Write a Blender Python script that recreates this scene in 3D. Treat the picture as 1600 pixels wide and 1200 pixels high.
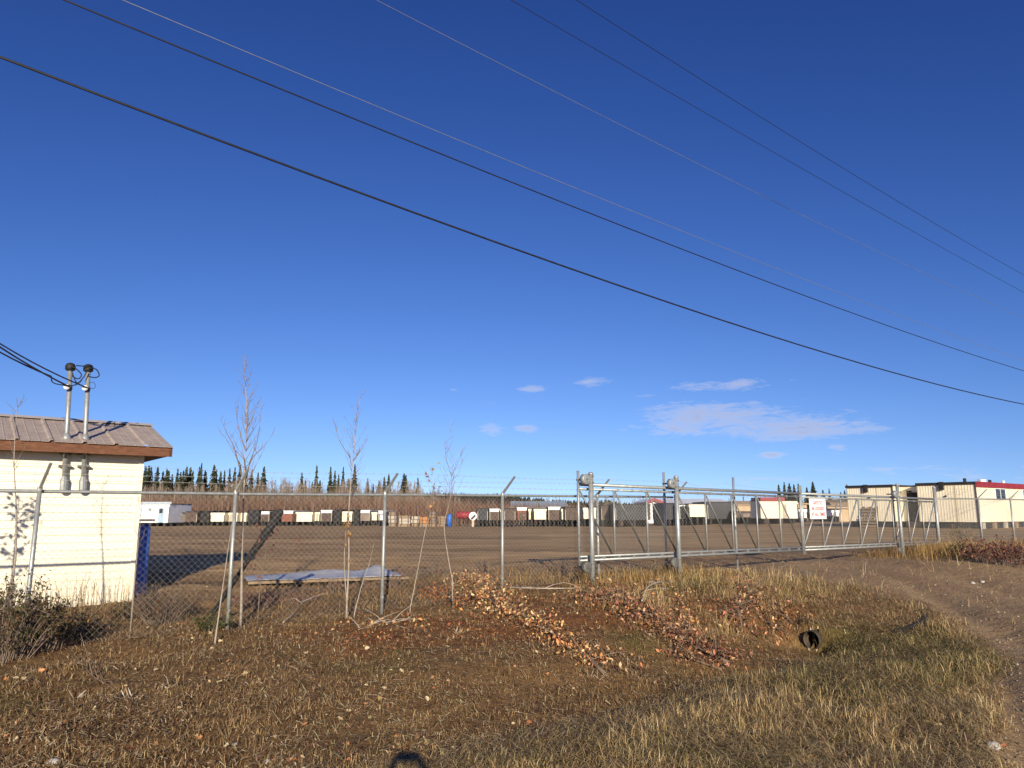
import bpy, bmesh, math, random
import numpy as np
from mathutils import Vector, Matrix

for o in list(bpy.data.objects): bpy.data.objects.remove(o)
random.seed(7); rng = np.random.default_rng(11)
scn = bpy.context.scene
R = math.radians

# ------------------------------------------------------------------ camera
PITCH = R(9.87); FPX = 1150.0; EYE = np.array([0.0, 0.0, 1.65])
cam = bpy.data.cameras.new('camera'); camo = bpy.data.objects.new('camera', cam)
scn.collection.objects.link(camo); scn.camera = camo
cam.sensor_width = 36.0; cam.lens = FPX / 1600 * 36
cam.clip_start = 0.05; cam.clip_end = 20000
camo.location = EYE; camo.rotation_euler = (math.pi / 2 + PITCH, 0, 0)

# ------------------------------------------------------------------ sun and sky
SUN_EL = R(16.8); SUN_AZ = R(7.8)            # behind the camera, a little to the right
TOSUN = Vector((math.sin(SUN_AZ) * math.cos(SUN_EL), -math.cos(SUN_AZ) * math.cos(SUN_EL), math.sin(SUN_EL)))
sl = bpy.data.lights.new('sun', 'SUN'); sl.energy = 5.0; sl.angle = R(0.53); sl.color = (1.0, 0.88, 0.69)
so = bpy.data.objects.new('sun', sl); scn.collection.objects.link(so)
so.rotation_euler = (-TOSUN).to_track_quat('-Z', 'Y').to_euler(); so.location = (0, -20, 30)
scn.view_settings.view_transform = 'Standard'; scn.view_settings.look = 'None'
scn.view_settings.exposure = 0.42; scn.view_settings.gamma = 1.0

W = bpy.data.worlds.new('World'); scn.world = W; W.use_nodes = True
nt = W.node_tree; nt.nodes.clear()
def wn(t, **k):
    n = nt.nodes.new(t)
    for a, v in k.items(): setattr(n, a, v)
    return n
def wmath(op, a, b=None, c=None):
    n = wn('ShaderNodeMath', operation=op)
    for i, v in enumerate((a, b, c)):
        if v is None: continue
        if isinstance(v, (int, float)): n.inputs[i].default_value = v
        else: nt.links.new(v, n.inputs[i])
    return n.outputs[0]
sky = wn('ShaderNodeTexSky', sky_type='NISHITA')
sky.sun_disc = False; sky.sun_elevation = SUN_EL; sky.sun_rotation = math.pi - SUN_AZ
sky.altitude = 700; sky.air_density = 1.0; sky.dust_density = 0.1; sky.ozone_density = 2.0
ss_ = wn('ShaderNodeSeparateColor'); nt.links.new(sky.outputs[0], ss_.inputs[0]); hs = wn('ShaderNodeCombineColor')
for i_, (k_, g_) in enumerate(((1.20, 1.76), (.93, 1.54), (1.10, 1.26))):      # colour grade by channel, over the whole sky alike
    nt.links.new(wmath('DIVIDE', wmath('MULTIPLY', wmath('POWER', wmath('MULTIPLY', ss_.outputs[i_], .1189), g_), k_), .1189), hs.inputs[i_])
def ray(px, py):
    xc, yc = (px - 800) / FPX, (600 - py) / FPX
    c, s = math.cos(PITCH), math.sin(PITCH)
    return np.array([xc, c - yc * s, s + yc * c])
def azel(px, py):
    d = ray(px, py); return math.atan2(d[0], d[1]), math.atan2(d[2], math.hypot(d[0], d[1]))
tc = wn('ShaderNodeTexCoord'); sp = wn('ShaderNodeSeparateXYZ'); nt.links.new(tc.outputs['Generated'], sp.inputs[0])
sv = wn('ShaderNodeCombineXYZ'); nt.links.new(sp.outputs[0], sv.inputs[0]); nt.links.new(sp.outputs[1], sv.inputs[1]); nt.links.new(wmath('ADD', wmath('MULTIPLY', sp.outputs[2], .90), .085), sv.inputs[2])   # sky looked up above its true elevation, for a bluer horizon
nt.links.new(sv.outputs[0], sky.inputs[0])
az = wmath('ARCTAN2', sp.outputs[0], sp.outputs[1]); el = wmath('ARCSINE', sp.outputs[2])
cb = wn('ShaderNodeCombineXYZ'); nt.links.new(wmath('MULTIPLY', az, 9.0), cb.inputs[0]); nt.links.new(wmath('MULTIPLY', el, 42.0), cb.inputs[1])
def noise(scale, det, off, dist=0.0, rough=0.55):
    mp = wn('ShaderNodeVectorMath', operation='ADD'); nt.links.new(cb.outputs[0], mp.inputs[0]); mp.inputs[1].default_value = off
    n = wn('ShaderNodeTexNoise'); n.inputs['Scale'].default_value = scale; n.inputs['Detail'].default_value = det
    n.inputs['Distortion'].default_value = dist; n.inputs['Roughness'].default_value = rough
    nt.links.new(mp.outputs[0], n.inputs['Vector']); return n.outputs[0]
n1 = noise(2.2, 10, (3.1, 1.7, 0), 0.8, .62); n2 = noise(7.5, 7, (8.1, 4.7, 2), 0.4, .65)
# the clouds of this afternoon: centre (seen through the lens, turned into a compass bearing and height), half sizes, weight
CL = [(1110, 650, 115, 22, 1.0), (1230, 668, 130, 22, 1.0), (1340, 672, 60, 9, .8), (1060, 668, 80, 16, .85), (1130, 603, 95, 10, .8),
      (925, 597, 34, 8, .8), (831, 608, 25, 7, .9), (768, 670, 24, 10, .8), (822, 669, 22, 7, .9), (1210, 711, 26, 6, .9),
      (1308, 700, 18, 9, .8), (1380, 733, 170, 6, .6), (1180, 748, 110, 8, .6), (1012, 618, 22, 4, .7), (765, 631, 24, 5, .55),
      (708, 609, 10, 3, .7), (840, 742, 120, 6, .35), (600, 735, 90, 4, .35), (1430, 690, 80, 6, .3)]
total = None
for (px, py, hx, hy, w) in CL:
    a0, e0 = azel(px, py); a1, _ = azel(px + hx, py); _, e1 = azel(px, py - hy)
    u = wmath('DIVIDE', wmath('SUBTRACT', az, a0), abs(a1 - a0) * 1.25); v = wmath('DIVIDE', wmath('SUBTRACT', el, e0), abs(e1 - e0) * 1.25)
    r2 = wmath('ADD', wmath('MULTIPLY', u, u), wmath('MULTIPLY', v, v))
    g = wmath('MULTIPLY', wmath('EXPONENT', wmath('MULTIPLY', r2, -1.0)), w)
    total = g if total is None else wmath('MAXIMUM', total, g)
# thin streaks low over the whole horizon
band = wmath('MULTIPLY', wmath('EXPONENT', wmath('MULTIPLY', wmath('POWER', wmath('DIVIDE', wmath('SUBTRACT', el, 0.04), 0.035), 2.0), -1.0)), 0.42)
total = wmath('MAXIMUM', total, band)
nn = wmath('ADD', wmath('MULTIPLY', n1, 0.62), wmath('MULTIPLY', n2, 0.38))
dens = wmath('MULTIPLY', wmath('SUBTRACT', wmath('ADD', wmath('MULTIPLY', total, 0.80), wmath('MULTIPLY', wmath('SUBTRACT', nn, .5), 1.75)), 0.38), 1.5)
dn = wn('ShaderNodeClamp'); nt.links.new(dens, dn.inputs[0]); dn.inputs[2].default_value = 0.72
cmix = wn('ShaderNodeMix', data_type='RGBA'); cmix.inputs[6].default_value = (4.9, 5.1, 6.2, 1); cmix.inputs[7].default_value = (2.9, 3.2, 4.9, 1)
cr = wn('ShaderNodeClamp'); nt.links.new(wmath('MULTIPLY', wmath('SUBTRACT', dens, 0.25), 1.3), cr.inputs[0]); nt.links.new(cr.outputs[0], cmix.inputs[0])
mx = wn('ShaderNodeMix', data_type='RGBA'); nt.links.new(dn.outputs[0], mx.inputs[0]); nt.links.new(hs.outputs[0], mx.inputs[6]); nt.links.new(cmix.outputs[2], mx.inputs[7])
bg = wn('ShaderNodeBackground'); bg.inputs[1].default_value = 0.10; nt.links.new(mx.outputs[2], bg.inputs[0])
wo = wn('ShaderNodeOutputWorld'); nt.links.new(bg.outputs[0], wo.inputs[0])

# ------------------------------------------------------------------ plan of the place
# D runs along the fence, gate, ditch and road; N points from the road into the yard
D2 = np.array([0.793, 0.609]); N2 = np.array([-0.609, 0.793]); PF = 10.76
D3 = Vector((D2[0], D2[1], 0)); N3 = Vector((N2[0], N2[1], 0))
def plan(s, p, z=0.0): q = D2 * s + N2 * p; return Vector((q[0], q[1], z))
def on_line(px, py, p):                       # point where a sight line meets the vertical plane at distance p from the road
    d = ray(px, py); t = p / (d[0] * N2[0] + d[1] * N2[1]); return Vector(EYE + d * t)
def s_of(px, p, py=800): q = on_line(px, py, p); return q.x * D2[0] + q.y * D2[1]
def at_y(px, py, y): d = ray(px, py); return Vector(EYE + d * (y / d[1]))
def at_z(px, py, z): d = ray(px, py); return Vector(EYE + d * ((z - EYE[2]) / d[2]))

_lat = rng.random((256, 256))
def vnoise(x, y):
    x = np.asarray(x, float); y = np.asarray(y, float)
    xi = np.floor(x).astype(int); yi = np.floor(y).astype(int); fx = x - xi; fy = y - yi
    fx = fx * fx * (3 - 2 * fx); fy = fy * fy * (3 - 2 * fy)
    a = _lat[xi & 255, yi & 255]; b = _lat[(xi + 1) & 255, yi & 255]; c = _lat[xi & 255, (yi + 1) & 255]; d = _lat[(xi + 1) & 255, (yi + 1) & 255]
    return (a * (1 - fx) + b * fx) * (1 - fy) + (c * (1 - fx) + d * fx) * fy - 0.5
def fbm(x, y, o=4):
    r = 0; a = 1.0
    for i in range(o): r = r + a * vnoise(x * 2 ** i + 17.3 * i, y * 2 ** i + 5.1 * i); a *= 0.5
    return r
def sst(a, b, x): t = np.clip((x - a) / (b - a), 0, 1); return t * t * (3 - 2 * t)

def drive_mask(x, y):                         # 1 on the gravel entrance and the road, 0 on the verge
    s = x * D2[0] + y * D2[1]; p = x * N2[0] + y * N2[1]
    w = fbm(x * 0.7, y * 0.7, 4) * 0.9
    left = np.interp(p, [-20, 0.0, 2.2, 2.6, 3.0, 4.4, 5.8, 7.0, 8.5, 10.5, 12.5, 18, 40], [3, 4.6, 5.6, 6.8, 8.2, 11.0, 12.6, 13.6, 14.0, 14.4, 13.5, 8, -30])
    right = np.interp(p, [-20, 2, 4, 6, 8, 9.4, 10.3, 11.5, 14, 40], [90, 90, 70, 40, 28, 26.6, 26.2, 27, 60, 90])
    p = p + 0 * x
    e = sst(left - 0.35, left + 0.45, s + w) * (1 - sst(right - 0.8, right + 0.8, s + w * 1.5)) * (1 - sst(11.0, 15.5, p + w * 1.5))
    return e
RUTS = [([tuple(at_z(px, py, .22)[:2]) for px, py in t], dp, wd) for t, dp, wd in (
    (((1250, 888), (1330, 895), (1415, 912), (1465, 930), (1510, 948), (1560, 965), (1640, 990)), .045, .22), (((1290, 880), (1400, 892), (1500, 905), (1600, 925), (1700, 950)), .05, .28),
    (((1330, 874), (1430, 884), (1520, 893), (1620, 905)), .045, .25), (((1520, 1010), (1570, 1050), (1610, 1110), (1650, 1200)), .05, .22))]
def height(x, y, fine=True):
    x = np.asarray(x, float); y = np.asarray(y, float)
    s = x * D2[0] + y * D2[1]; p = x * N2[0] + y * N2[1]
    zf = np.interp(s, [-30, -4, 2, 4, 6.2, 7.5, 8.8, 11.5, 14, 18, 26, 40, 80], [0.0, 0.0, 0.02, 0.05, 0.09, 0.2, 0.28, 0.28, 0.32, 0.36, 0.42, 0.45, 0.45])
    far = 0.40 - 0.72 * sst(32, 110, y) * (1 - sst(0.12, 0.42, x / np.maximum(y, 1)))
    far = np.where(y > 110, np.maximum(far, -0.32), far)
    b = np.where(p < PF, zf * sst(5.0, 9.0, p), zf + (far - zf) * sst(0, 7, p - PF))
    pd = np.interp(s, [-6, 0, 4, 10, 14], [5.0, 5.1, 5.5, 6.05, 6.2]); dd = np.interp(s, [-8, 0, 4, 8, 10.2], [0.06, 0.10, 0.17, 0.32, 0.38])
    away = sst(.17, .5, np.abs(p - 6.11)); fill = sst(10.1 - .7 * away, 10.22 + .5 * away, s)
    b = b - dd * np.exp(-((p - pd) / np.where(p > pd, 1.5, 1.0)) ** 2) * (1 - fill)
    b = b + 0.10 * fill * np.exp(-((p - 5.5) / 2.5) ** 2) * sst(10.8, 13, s)
    # wheel ruts worn by turning trucks
    dm = drive_mask(x, y)
    for track, dep, wd in RUTS:
        dmin = np.full(x.shape, 9.0)
        for (ax, ay), (bx, by) in zip(track[:-1], track[1:]):
            L2 = (bx - ax) ** 2 + (by - ay) ** 2; u = np.clip(((x - ax) * (bx - ax) + (y - ay) * (by - ay)) / L2, 0, 1); dmin = np.minimum(dmin, np.hypot(x - ax - u * (bx - ax), y - ay - u * (by - ay)))
        b = b - dm * dep * np.exp(-(dmin / wd) ** 2) + dm * dep * .45 * np.exp(-((dmin - 2.1 * wd) / wd) ** 2)
    near = np.exp(-(np.maximum(np.hypot(x, y) - 14, 0) / 14) ** 2)
    amp = (0.05 + 0.05 * near) * (1 - 0.75 * dm)
    b = b + amp * fbm(x * 0.9, y * 0.9, 3)
    if fine: b = b + 0.035 * near * (1 - 0.6 * dm) * fbm(x * 3.4, y * 3.4, 2)
    return b
def hz(x, y): return float(height(np.array([x]), np.array([y]))[0])
def gp(px, py):                               # where a sight line meets the ground
    d = ray(px, py); t = np.concatenate([np.linspace(2, 40, 1500), np.linspace(40, 260, 900)])
    q = EYE[None] + d[None] * t[:, None]; below = q[:, 2] < height(q[:, 0], q[:, 1])
    i = int(np.argmax(below)) if below.any() else len(t) - 1
    return Vector(q[i])

# ------------------------------------------------------------------ materials
MATS = {}
def mat(name, c1, c2=None, rough=0.8, metal=0.0, scale=6.0, bump=0.0, bscale=40.0, spec=0.3, stretch=(1, 1, 1), attr=None, mixin=0.35, trans=0.0):
    if name in MATS: return MATS[name]
    m = bpy.data.materials.new(name); m.use_nodes = True; t = m.node_tree; b = t.nodes['Principled BSDF']
    b.inputs['Roughness'].default_value = rough; b.inputs['Metallic'].default_value = metal; b.inputs['Specular IOR Level'].default_value = spec
    tcn = t.nodes.new('ShaderNodeTexCoord'); mp = t.nodes.new('ShaderNodeMapping'); mp.inputs['Scale'].default_value = stretch
    geo = t.nodes.new('ShaderNodeNewGeometry'); t.links.new(geo.outputs['Position'], mp.inputs[0])
    n = t.nodes.new('ShaderNodeTexNoise'); n.inputs['Scale'].default_value = scale; n.inputs['Detail'].default_value = 8; n.inputs['Roughness'].default_value = .62
    t.links.new(mp.outputs[0], n.inputs['Vector'])
    rp = t.nodes.new('ShaderNodeValToRGB'); rp.color_ramp.elements[0].position = .32; rp.color_ramp.elements[1].position = .70
    rp.color_ramp.elements[0].color = (*c1, 1); rp.color_ramp.elements[1].color = (*(c2 or c1), 1)
    t.links.new(n.outputs[0], rp.inputs[0]); col = rp.outputs[0]
    if attr:
        a = t.nodes.new('ShaderNodeVertexColor'); a.layer_name = attr
        x = t.nodes.new('ShaderNodeMix'); x.data_type = 'RGBA'; x.blend_type = 'MULTIPLY'; x.inputs[0].default_value = mixin
        t.links.new(a.outputs[0], x.inputs[6]); t.links.new(col, x.inputs[7]); col = x.outputs[2]
    t.links.new(col, b.inputs['Base Color'])
    if bump:
        nb = t.nodes.new('ShaderNodeTexNoise'); nb.inputs['Scale'].default_value = bscale; nb.inputs['Detail'].default_value = 6
        t.links.new(mp.outputs[0], nb.inputs['Vector'])
        bp = t.nodes.new('ShaderNodeBump'); bp.inputs['Strength'].default_value = bump; bp.inputs['Distance'].default_value = .02
        t.links.new(nb.outputs[0], bp.inputs['Height']); t.links.new(bp.outputs[0], b.inputs['Normal'])
    if trans:
        tr = t.nodes.new('ShaderNodeBsdfTranslucent'); t.links.new(col, tr.inputs[0]); ms = t.nodes.new('ShaderNodeMixShader'); ms.inputs[0].default_value = trans
        t.links.new(b.outputs[0], ms.inputs[1]); t.links.new(tr.outputs[0], ms.inputs[2]); t.links.new(ms.outputs[0], t.nodes['Material Output'].inputs[0])
    MATS[name] = m; return m
GALV = mat('galvanised steel', (.27, .285, .275), (.42, .435, .42), rough=.45, metal=.45, scale=14, bump=.1)
WIRE = mat('galvanised wire', (.30, .285, .26), (.42, .40, .365), rough=.5, metal=.3, scale=3)
DARKG = mat('weathered roller steel', (.10, .10, .09), (.22, .21, .19), rough=.6, metal=.4, scale=20)
CREAMS = mat('cream vinyl siding', (.80, .745, .565), (.87, .82, .66), rough=.55, scale=2.5, stretch=(1, 1, 4), bump=.05)
ROOFM = mat('brown ribbed roof metal', (.33, .265, .22), (.46, .385, .325), rough=.55, metal=.05, scale=5, stretch=(1, 1, 1), bump=.06)
RIDGE = mat('pale ridge flashing', (.42, .38, .34), (.55, .50, .45), rough=.45, metal=.2)
FASC = mat('stained fascia wood', (.085, .034, .018), (.20, .085, .042), rough=.7, scale=9, stretch=(1, 1, 6), bump=.2)
SOFF = mat('soffit wood', (.20, .12, .07), (.28, .17, .10), rough=.8)
BLACK = mat('black rubber', (.012, .012, .013), (.03, .03, .03), rough=.6)
CABLE = mat('black cable sheath', (.012, .012, .014), (.025, .025, .027), rough=.5)
CABLEG = mat('bare aluminium conductor', (.20, .21, .23), (.28, .29, .31), rough=.5, metal=.3)
WHITE = mat('white painted metal', (.72, .73, .74), (.84, .85, .86), rough=.5, scale=1.5)
CREAMT = mat('cream trailer cladding', (.75, .67, .49), (.86, .79, .61), rough=.6, scale=1.2, stretch=(1, 1, .3))
SEAMC = mat('cream seam batten', (.46, .38, .23), (.56, .47, .30), rough=.7)
TANC = mat('tan cladding', (.40, .29, .18), (.52, .39, .25), rough=.7, scale=.8)
BROWNT = mat('dark brown hull paint', (.055, .04, .035), (.12, .085, .07), rough=.7, scale=1.5)
REDB = mat('red brown hull paint', (.17, .06, .04), (.27, .11, .075), rough=.7, scale=1.8)
GREYB = mat('grey brown hull paint', (.16, .125, .105), (.26, .21, .18), rough=.75, scale=1.2)
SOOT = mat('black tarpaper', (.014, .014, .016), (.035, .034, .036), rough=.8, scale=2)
NAVY = mat('charcoal hull paint', (.022, .024, .03), (.05, .052, .06), rough=.6, scale=1)
BLUE = mat('blue plastic', (.02, .10, .42), (.035, .15, .52), rough=.4, scale=3)
RED = mat('red roof paint', (.21, .02, .032), (.30, .04, .05), rough=.5, scale=2)
ORANGE = mat('rusty orange paint', (.36, .14, .05), (.5, .22, .08), rough=.8, scale=3)
TEAL = mat('grey blue roof sheet', (.33, .40, .42), (.42, .50, .52), rough=.5, scale=.6)
GLASS = mat('dark window glass', (.02, .025, .03), (.05, .06, .07), rough=.12, spec=.6)
PALE = mat('pale weathered lumber', (.36, .31, .25), (.52, .46, .38), rough=.85, scale=3, bump=.2)
LUMB = mat('weathered lumber', (.20, .14, .09), (.34, .25, .16), rough=.85, scale=6, bump=.2)
BARK = mat('grey sapling bark', (.24, .20, .16), (.42, .37, .31), rough=.85, scale=18, bump=.2)
BARKD = mat('brown branch bark', (.13, .09, .06), (.24, .175, .125), rough=.9, scale=20, bump=.3)
TWIG = mat('twig bark', (.15, .11, .085), (.25, .19, .15), rough=.9, scale=9)
SPRUCE = mat('spruce needles', (.024, .032, .016), (.06, .068, .034), rough=.9, scale=.8, spec=.1)
SPTR = mat('spruce bark', (.07, .05, .04), (.13, .10, .08), rough=.95)
BIRCH = mat('pale birch bark', (.26, .215, .17), (.42, .36, .29), rough=.9, scale=.4)
VEG = mat('dry plants', (.60, .57, .46), (1, .97, .80), rough=.85, scale=12, attr='Col', mixin=.6, spec=.15, trans=.15)
LEAFM = mat('dry leaves', (.66, .63, .56), (1, .98, .9), rough=.7, scale=30, attr='Col', mixin=.5, spec=.2, trans=.12)
TARP = mat('grey blue tarpaulin', (.33, .335, .35), (.50, .505, .52), rough=.45, scale=4, bump=.3, bscale=9)
STONE = mat('pale stone', (.34, .31, .27), (.52, .48, .42), rough=.85, scale=15, bump=.4)
SIGNW = mat('white sign sheet', (.74, .73, .72), (.82, .81, .80), rough=.45, scale=3)
SIGNR = mat('red sign print', (.55, .03, .05), (.62, .05, .07), rough=.5)
CORR = mat('rusted galvanised culvert', (.035, .028, .022), (.10, .08, .06), rough=.7, metal=.2, scale=8)

# ------------------------------------------------------------------ mesh helpers
COL = scn.collection
ORG = {}
def setp(o, label=None, cat=None, group=None, kind=None):
    for k, v in (('label', label), ('category', cat), ('group', group), ('kind', kind)):
        if v: o[k] = v
    return o
def empty(name, loc, label, cat, group=None):
    o = bpy.data.objects.new(name, None); o.empty_display_size = .2; COL.objects.link(o); o.location = loc; ORG[o.name] = Vector(loc)
    return setp(o, label, cat, group)
class MB:
    def __init__(s): s.v = []; s.f = []
    def add(s, vs, fs):
        b = len(s.v); s.v += [tuple(v) for v in vs]; s.f += [tuple(i + b for i in f) for f in fs]
    def hexa(s, c):                            # 8 corners: 4 bottom ccw, 4 top ccw
        s.add(c, [(3, 2, 1, 0), (4, 5, 6, 7), (0, 1, 5, 4), (1, 2, 6, 5), (2, 3, 7, 6), (3, 0, 4, 7)])
    def box(s, o, u, v, w):                    # corner o and three edge vectors
        o, u, v, w = Vector(o), Vector(u), Vector(v), Vector(w)
        s.hexa([o, o + u, o + u + v, o + v, o + w, o + u + w, o + u + v + w, o + v + w])
    def cbox(s, c, sx, sy, sz): s.box((c[0] - sx / 2, c[1] - sy / 2, c[2] - sz / 2), (sx, 0, 0), (0, sy, 0), (0, 0, sz))
    def tube(s, pts, r, n=6, cap=True):
        pts = [Vector(p) for p in pts]; rs = r if isinstance(r, (list, tuple)) else [r] * len(pts); rings = []; up = None
        for i, p in enumerate(pts):
            t = (pts[min(i + 1, len(pts) - 1)] - pts[max(i - 1, 0)]).normalized()
            if up is None: up = t.orthogonal().normalized()
            a = (up - t * up.dot(t)); a = a.normalized() if a.length > 1e-5 else t.orthogonal().normalized(); up = a; b = t.cross(a)
            rings.append([p + (a * math.cos(2 * math.pi * k / n) + b * math.sin(2 * math.pi * k / n)) * rs[i] for k in range(n)])
        base = len(s.v)
        for q in rings: s.v += [tuple(v) for v in q]
        for i in range(len(rings) - 1):
            for k in range(n):
                a = base + i * n + k; b = base + i * n + (k + 1) % n; s.f.append((a, b, b + n, a + n))
        if cap:
            s.f.append(tuple(base + k for k in reversed(range(n)))); e = base + (len(rings) - 1) * n; s.f.append(tuple(e + k for k in range(n)))
    def build(s, name, m, parent=None, smooth=False, local=False):
        me = bpy.data.meshes.new(name); o = bpy.data.objects.new(name, me); COL.objects.link(o)
        off = Vector((0, 0, 0))
        if parent is not None:
            o.parent = parent; off = ORG.get(parent.name, Vector((0, 0, 0)))
        elif s.v and not local:
            a = np.array(s.v); off = Vector((float(a[:, 0].mean()), float(a[:, 1].mean()), float(a[:, 2].min()))); o.location = off
        if local: off = Vector((0, 0, 0))
        me.from_pydata([(v[0] - off.x, v[1] - off.y, v[2] - off.z) for v in s.v], [], s.f)
        me.materials.append(m)
        if smooth: me.polygons.foreach_set('use_smooth', [True] * len(me.polygons))
        me.update(); ORG[o.name] = off
        return o
def npmesh(name, V, F, m, parent=None, col=None, smooth=False):
    V = np.asarray(V, np.float32); F = np.asarray(F, np.int32); k = F.shape[1]
    off = ORG.get(parent.name, Vector((0, 0, 0))) if parent is not None else Vector((0, 0, 0))
    V = V - np.array(off, np.float32)
    me = bpy.data.meshes.new(name); me.vertices.add(len(V)); me.vertices.foreach_set('co', V.ravel())
    me.loops.add(F.size); me.loops.foreach_set('vertex_index', F.ravel()); me.polygons.add(len(F))
    me.polygons.foreach_set('loop_start', np.arange(0, F.size, k, dtype=np.int32)); me.polygons.foreach_set('loop_total', np.full(len(F), k, np.int32))
    if smooth: me.polygons.foreach_set('use_smooth', np.ones(len(F), bool))
    if col is not None:
        c = np.ones((len(V), 4), np.float32); c[:, :col.shape[1]] = col
        a = me.color_attributes.new('Col', 'FLOAT_COLOR', 'POINT'); a.data.foreach_set('color', c.ravel())
    me.update(calc_edges=True); me.validate(); me.materials.append(m)
    o = bpy.data.objects.new(name, me); COL.objects.link(o)
    if parent is not None: o.parent = parent
    ORG[o.name] = off
    return o
def unit(v): return v / np.maximum(np.linalg.norm(v, axis=1, keepdims=True), 1e-9)
def leaves(P, size, cols, flat=0.0, droop=0.0, aspect=0.55):
    """folded pointed leaf, 4 corners and 2 faces; flat 1 lies on the ground, droop 1 hangs"""
    n = len(P); a = rng.normal(size=(n, 3)); a[:, 2] *= (1 - flat); a[:, 2] -= droop * 1.6; a = unit(a)
    b = rng.normal(size=(n, 3)); b[:, 2] *= (1 - flat); b = unit(b - a * (a * b).sum(1, keepdims=True)); c = np.cross(a, b)
    c *= np.sign(c[:, 2:3] + 1e-9)
    L = np.asarray(size).reshape(-1, 1) * np.ones((n, 1)); w = L * aspect * .5; mid = P + a * L * .45
    fold = c * L * rng.uniform(.02, .22, (n, 1))
    V = np.stack([P, mid + b * w + fold, P + a * L + fold * .4, mid - b * w + fold], 1).reshape(-1, 3)
    i = np.arange(n)[:, None] * 4; F = np.concatenate([i + np.array([[0, 1, 2]]), i + np.array([[0, 2, 3]])])
    return V, F, np.repeat(cols, 4, 0)
def blades(P, h, w, lean, cols, tipc=1.25):
    """grass blade bent over: 5 corners, 3 faces"""
    n = len(P); th = rng.uniform(0, 2 * np.pi, n); d = np.stack([np.cos(th), np.sin(th), np.zeros(n)], 1)
    ph = th + np.pi / 2 + rng.normal(0, .5, n); e = np.stack([np.cos(ph), np.sin(ph), np.zeros(n)], 1)
    h = h.reshape(-1, 1); w = w.reshape(-1, 1); lean = lean.reshape(-1, 1); up = np.array([[0, 0, 1.0]])
    m = P + up * h * .6 * np.cos(lean * .6) + d * h * .6 * np.sin(lean * .6); t = m + up * h * .4 * np.cos(lean * 1.4) + d * h * .4 * np.sin(lean * 1.4)
    V = np.stack([P - e * w * .5, P + e * w * .5, m + e * w * .4, m - e * w * .4, t], 1).reshape(-1, 3)
    i = np.arange(n)[:, None] * 5; F = np.concatenate([i + np.array([[0, 1, 2]]), i + np.array([[0, 2, 3]]), i + np.array([[3, 2, 4]])])
    c = np.repeat(cols[:, None, :], 5, 1); c[:, 2:4] *= 1.05; c[:, 4] *= tipc
    return V, F, c.reshape(-1, cols.shape[1])
def cat_(parts):
    Vs, Fs, Cs = [], [], []; b = 0
    for V, F, C in parts: Vs.append(V); Fs.append(F + b); Cs.append(C); b += len(V)
    return np.concatenate(Vs), np.concatenate(Fs), np.concatenate(Cs)
def pick(pal, n, j=.12):
    pal = np.array(pal); c = pal[rng.integers(0, len(pal), n)]; return np.clip(c * (1 + rng.normal(0, j, (n, 1))) * (1 + rng.normal(0, j * .3, (n, 3))), .004, 1)
def tree_copy(o, parent=None):
    c = o.copy(); COL.objects.link(c); c.parent = parent
    for ch in o.children: tree_copy(ch, c)
    return c

# ------------------------------------------------------------------ ground: one sheet out to the horizon
def axis(lo, hi, step, far_lo, far_hi, g=1.09):
    a = list(np.arange(lo, hi + 1e-6, step)); st = step; v = a[-1]; up = []
    while v < far_hi: st *= g; v += st; up.append(v)
    st = step; v = a[0]; dn = []
    while v > far_lo: st *= g; v -= st; dn.append(v)
    return np.array(dn[::-1] + a + up)
gx = axis(-8.5, 13.0, .075, -4000, 4000); gy = axis(3.6, 19.0, .075, -300, 6000)
GX, GY = np.meshgrid(gx, gy); GZ = height(GX, GY)
S_ = GX * D2[0] + GY * D2[1]; P_ = GX * N2[0] + GY * N2[1]
drv = drive_mask(GX, GY)
yard = sst(PF + 1.0, PF + 4.5, P_ + 1.2 * fbm(GX * .5, GY * .5, 3))
def green_zone(x, y):
    s = x * D2[0] + y * D2[1]; p = x * N2[0] + y * N2[1]
    w = fbm(x * .6 + 40, y * .6 + 9, 3)
    g = sst(.05, .55, w + .75 * np.exp(-(((s - 8.2) / 3.2) ** 2 + ((p - 4.3) / 1.5) ** 2)) - .12)
    return g
def grass_zone(x, y):                         # the pale grass: near bank of the ditch and the driveway edge
    s = x * D2[0] + y * D2[1]; p = x * N2[0] + y * N2[1]; w = fbm(x * .8, y * .8, 3) * .8
    pd = np.interp(s, [-6, 0, 4, 10, 14], [3.1, 4.4, 4.9, 5.6, 6.2])
    a = 1 - sst(pd - .5, pd + .25, p + w * .7); b = sst(7.2, 9.5, s + w) * sst(6.4, 7.6, p + w) * (1 - sst(8.6, 10.2, p))
    c = sst(10.2, 11.2, s + w)
    return np.clip(np.maximum(np.maximum(a * sst(-1.5, 2.8, s + w * 2), b), c * .9), 0, 1)
def leaf_zone(x, y):
    s = x * D2[0] + y * D2[1]; p = x * N2[0] + y * N2[1]; w = fbm(x * 1.1 + 3, y * 1.1 + 70, 3)
    a = np.exp(-((p - (8.6 - .12 * (s - 7))) / 1.15) ** 2) * sst(3.0, 5.0, s) * (1 - sst(11.5, 13.5, s))
    return np.clip(sst(.1, .75, a + w * .7), 0, 1)
zone = np.stack([drv, green_zone(GX, GY) * (1 - yard), np.maximum(leaf_zone(GX, GY) * (1 - yard), 0), yard], -1).reshape(-1, 4)
ny, nx = GX.shape; idx = np.arange(nx * ny).reshape(ny, nx)
F = np.stack([idx[:-1, :-1], idx[:-1, 1:], idx[1:, 1:], idx[1:, :-1]], -1).reshape(-1, 4)
fc = np.stack([S_.ravel(), P_.ravel(), GZ.ravel()], 1)[F].mean(1)      # the bank is open where the culvert runs into it
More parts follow.
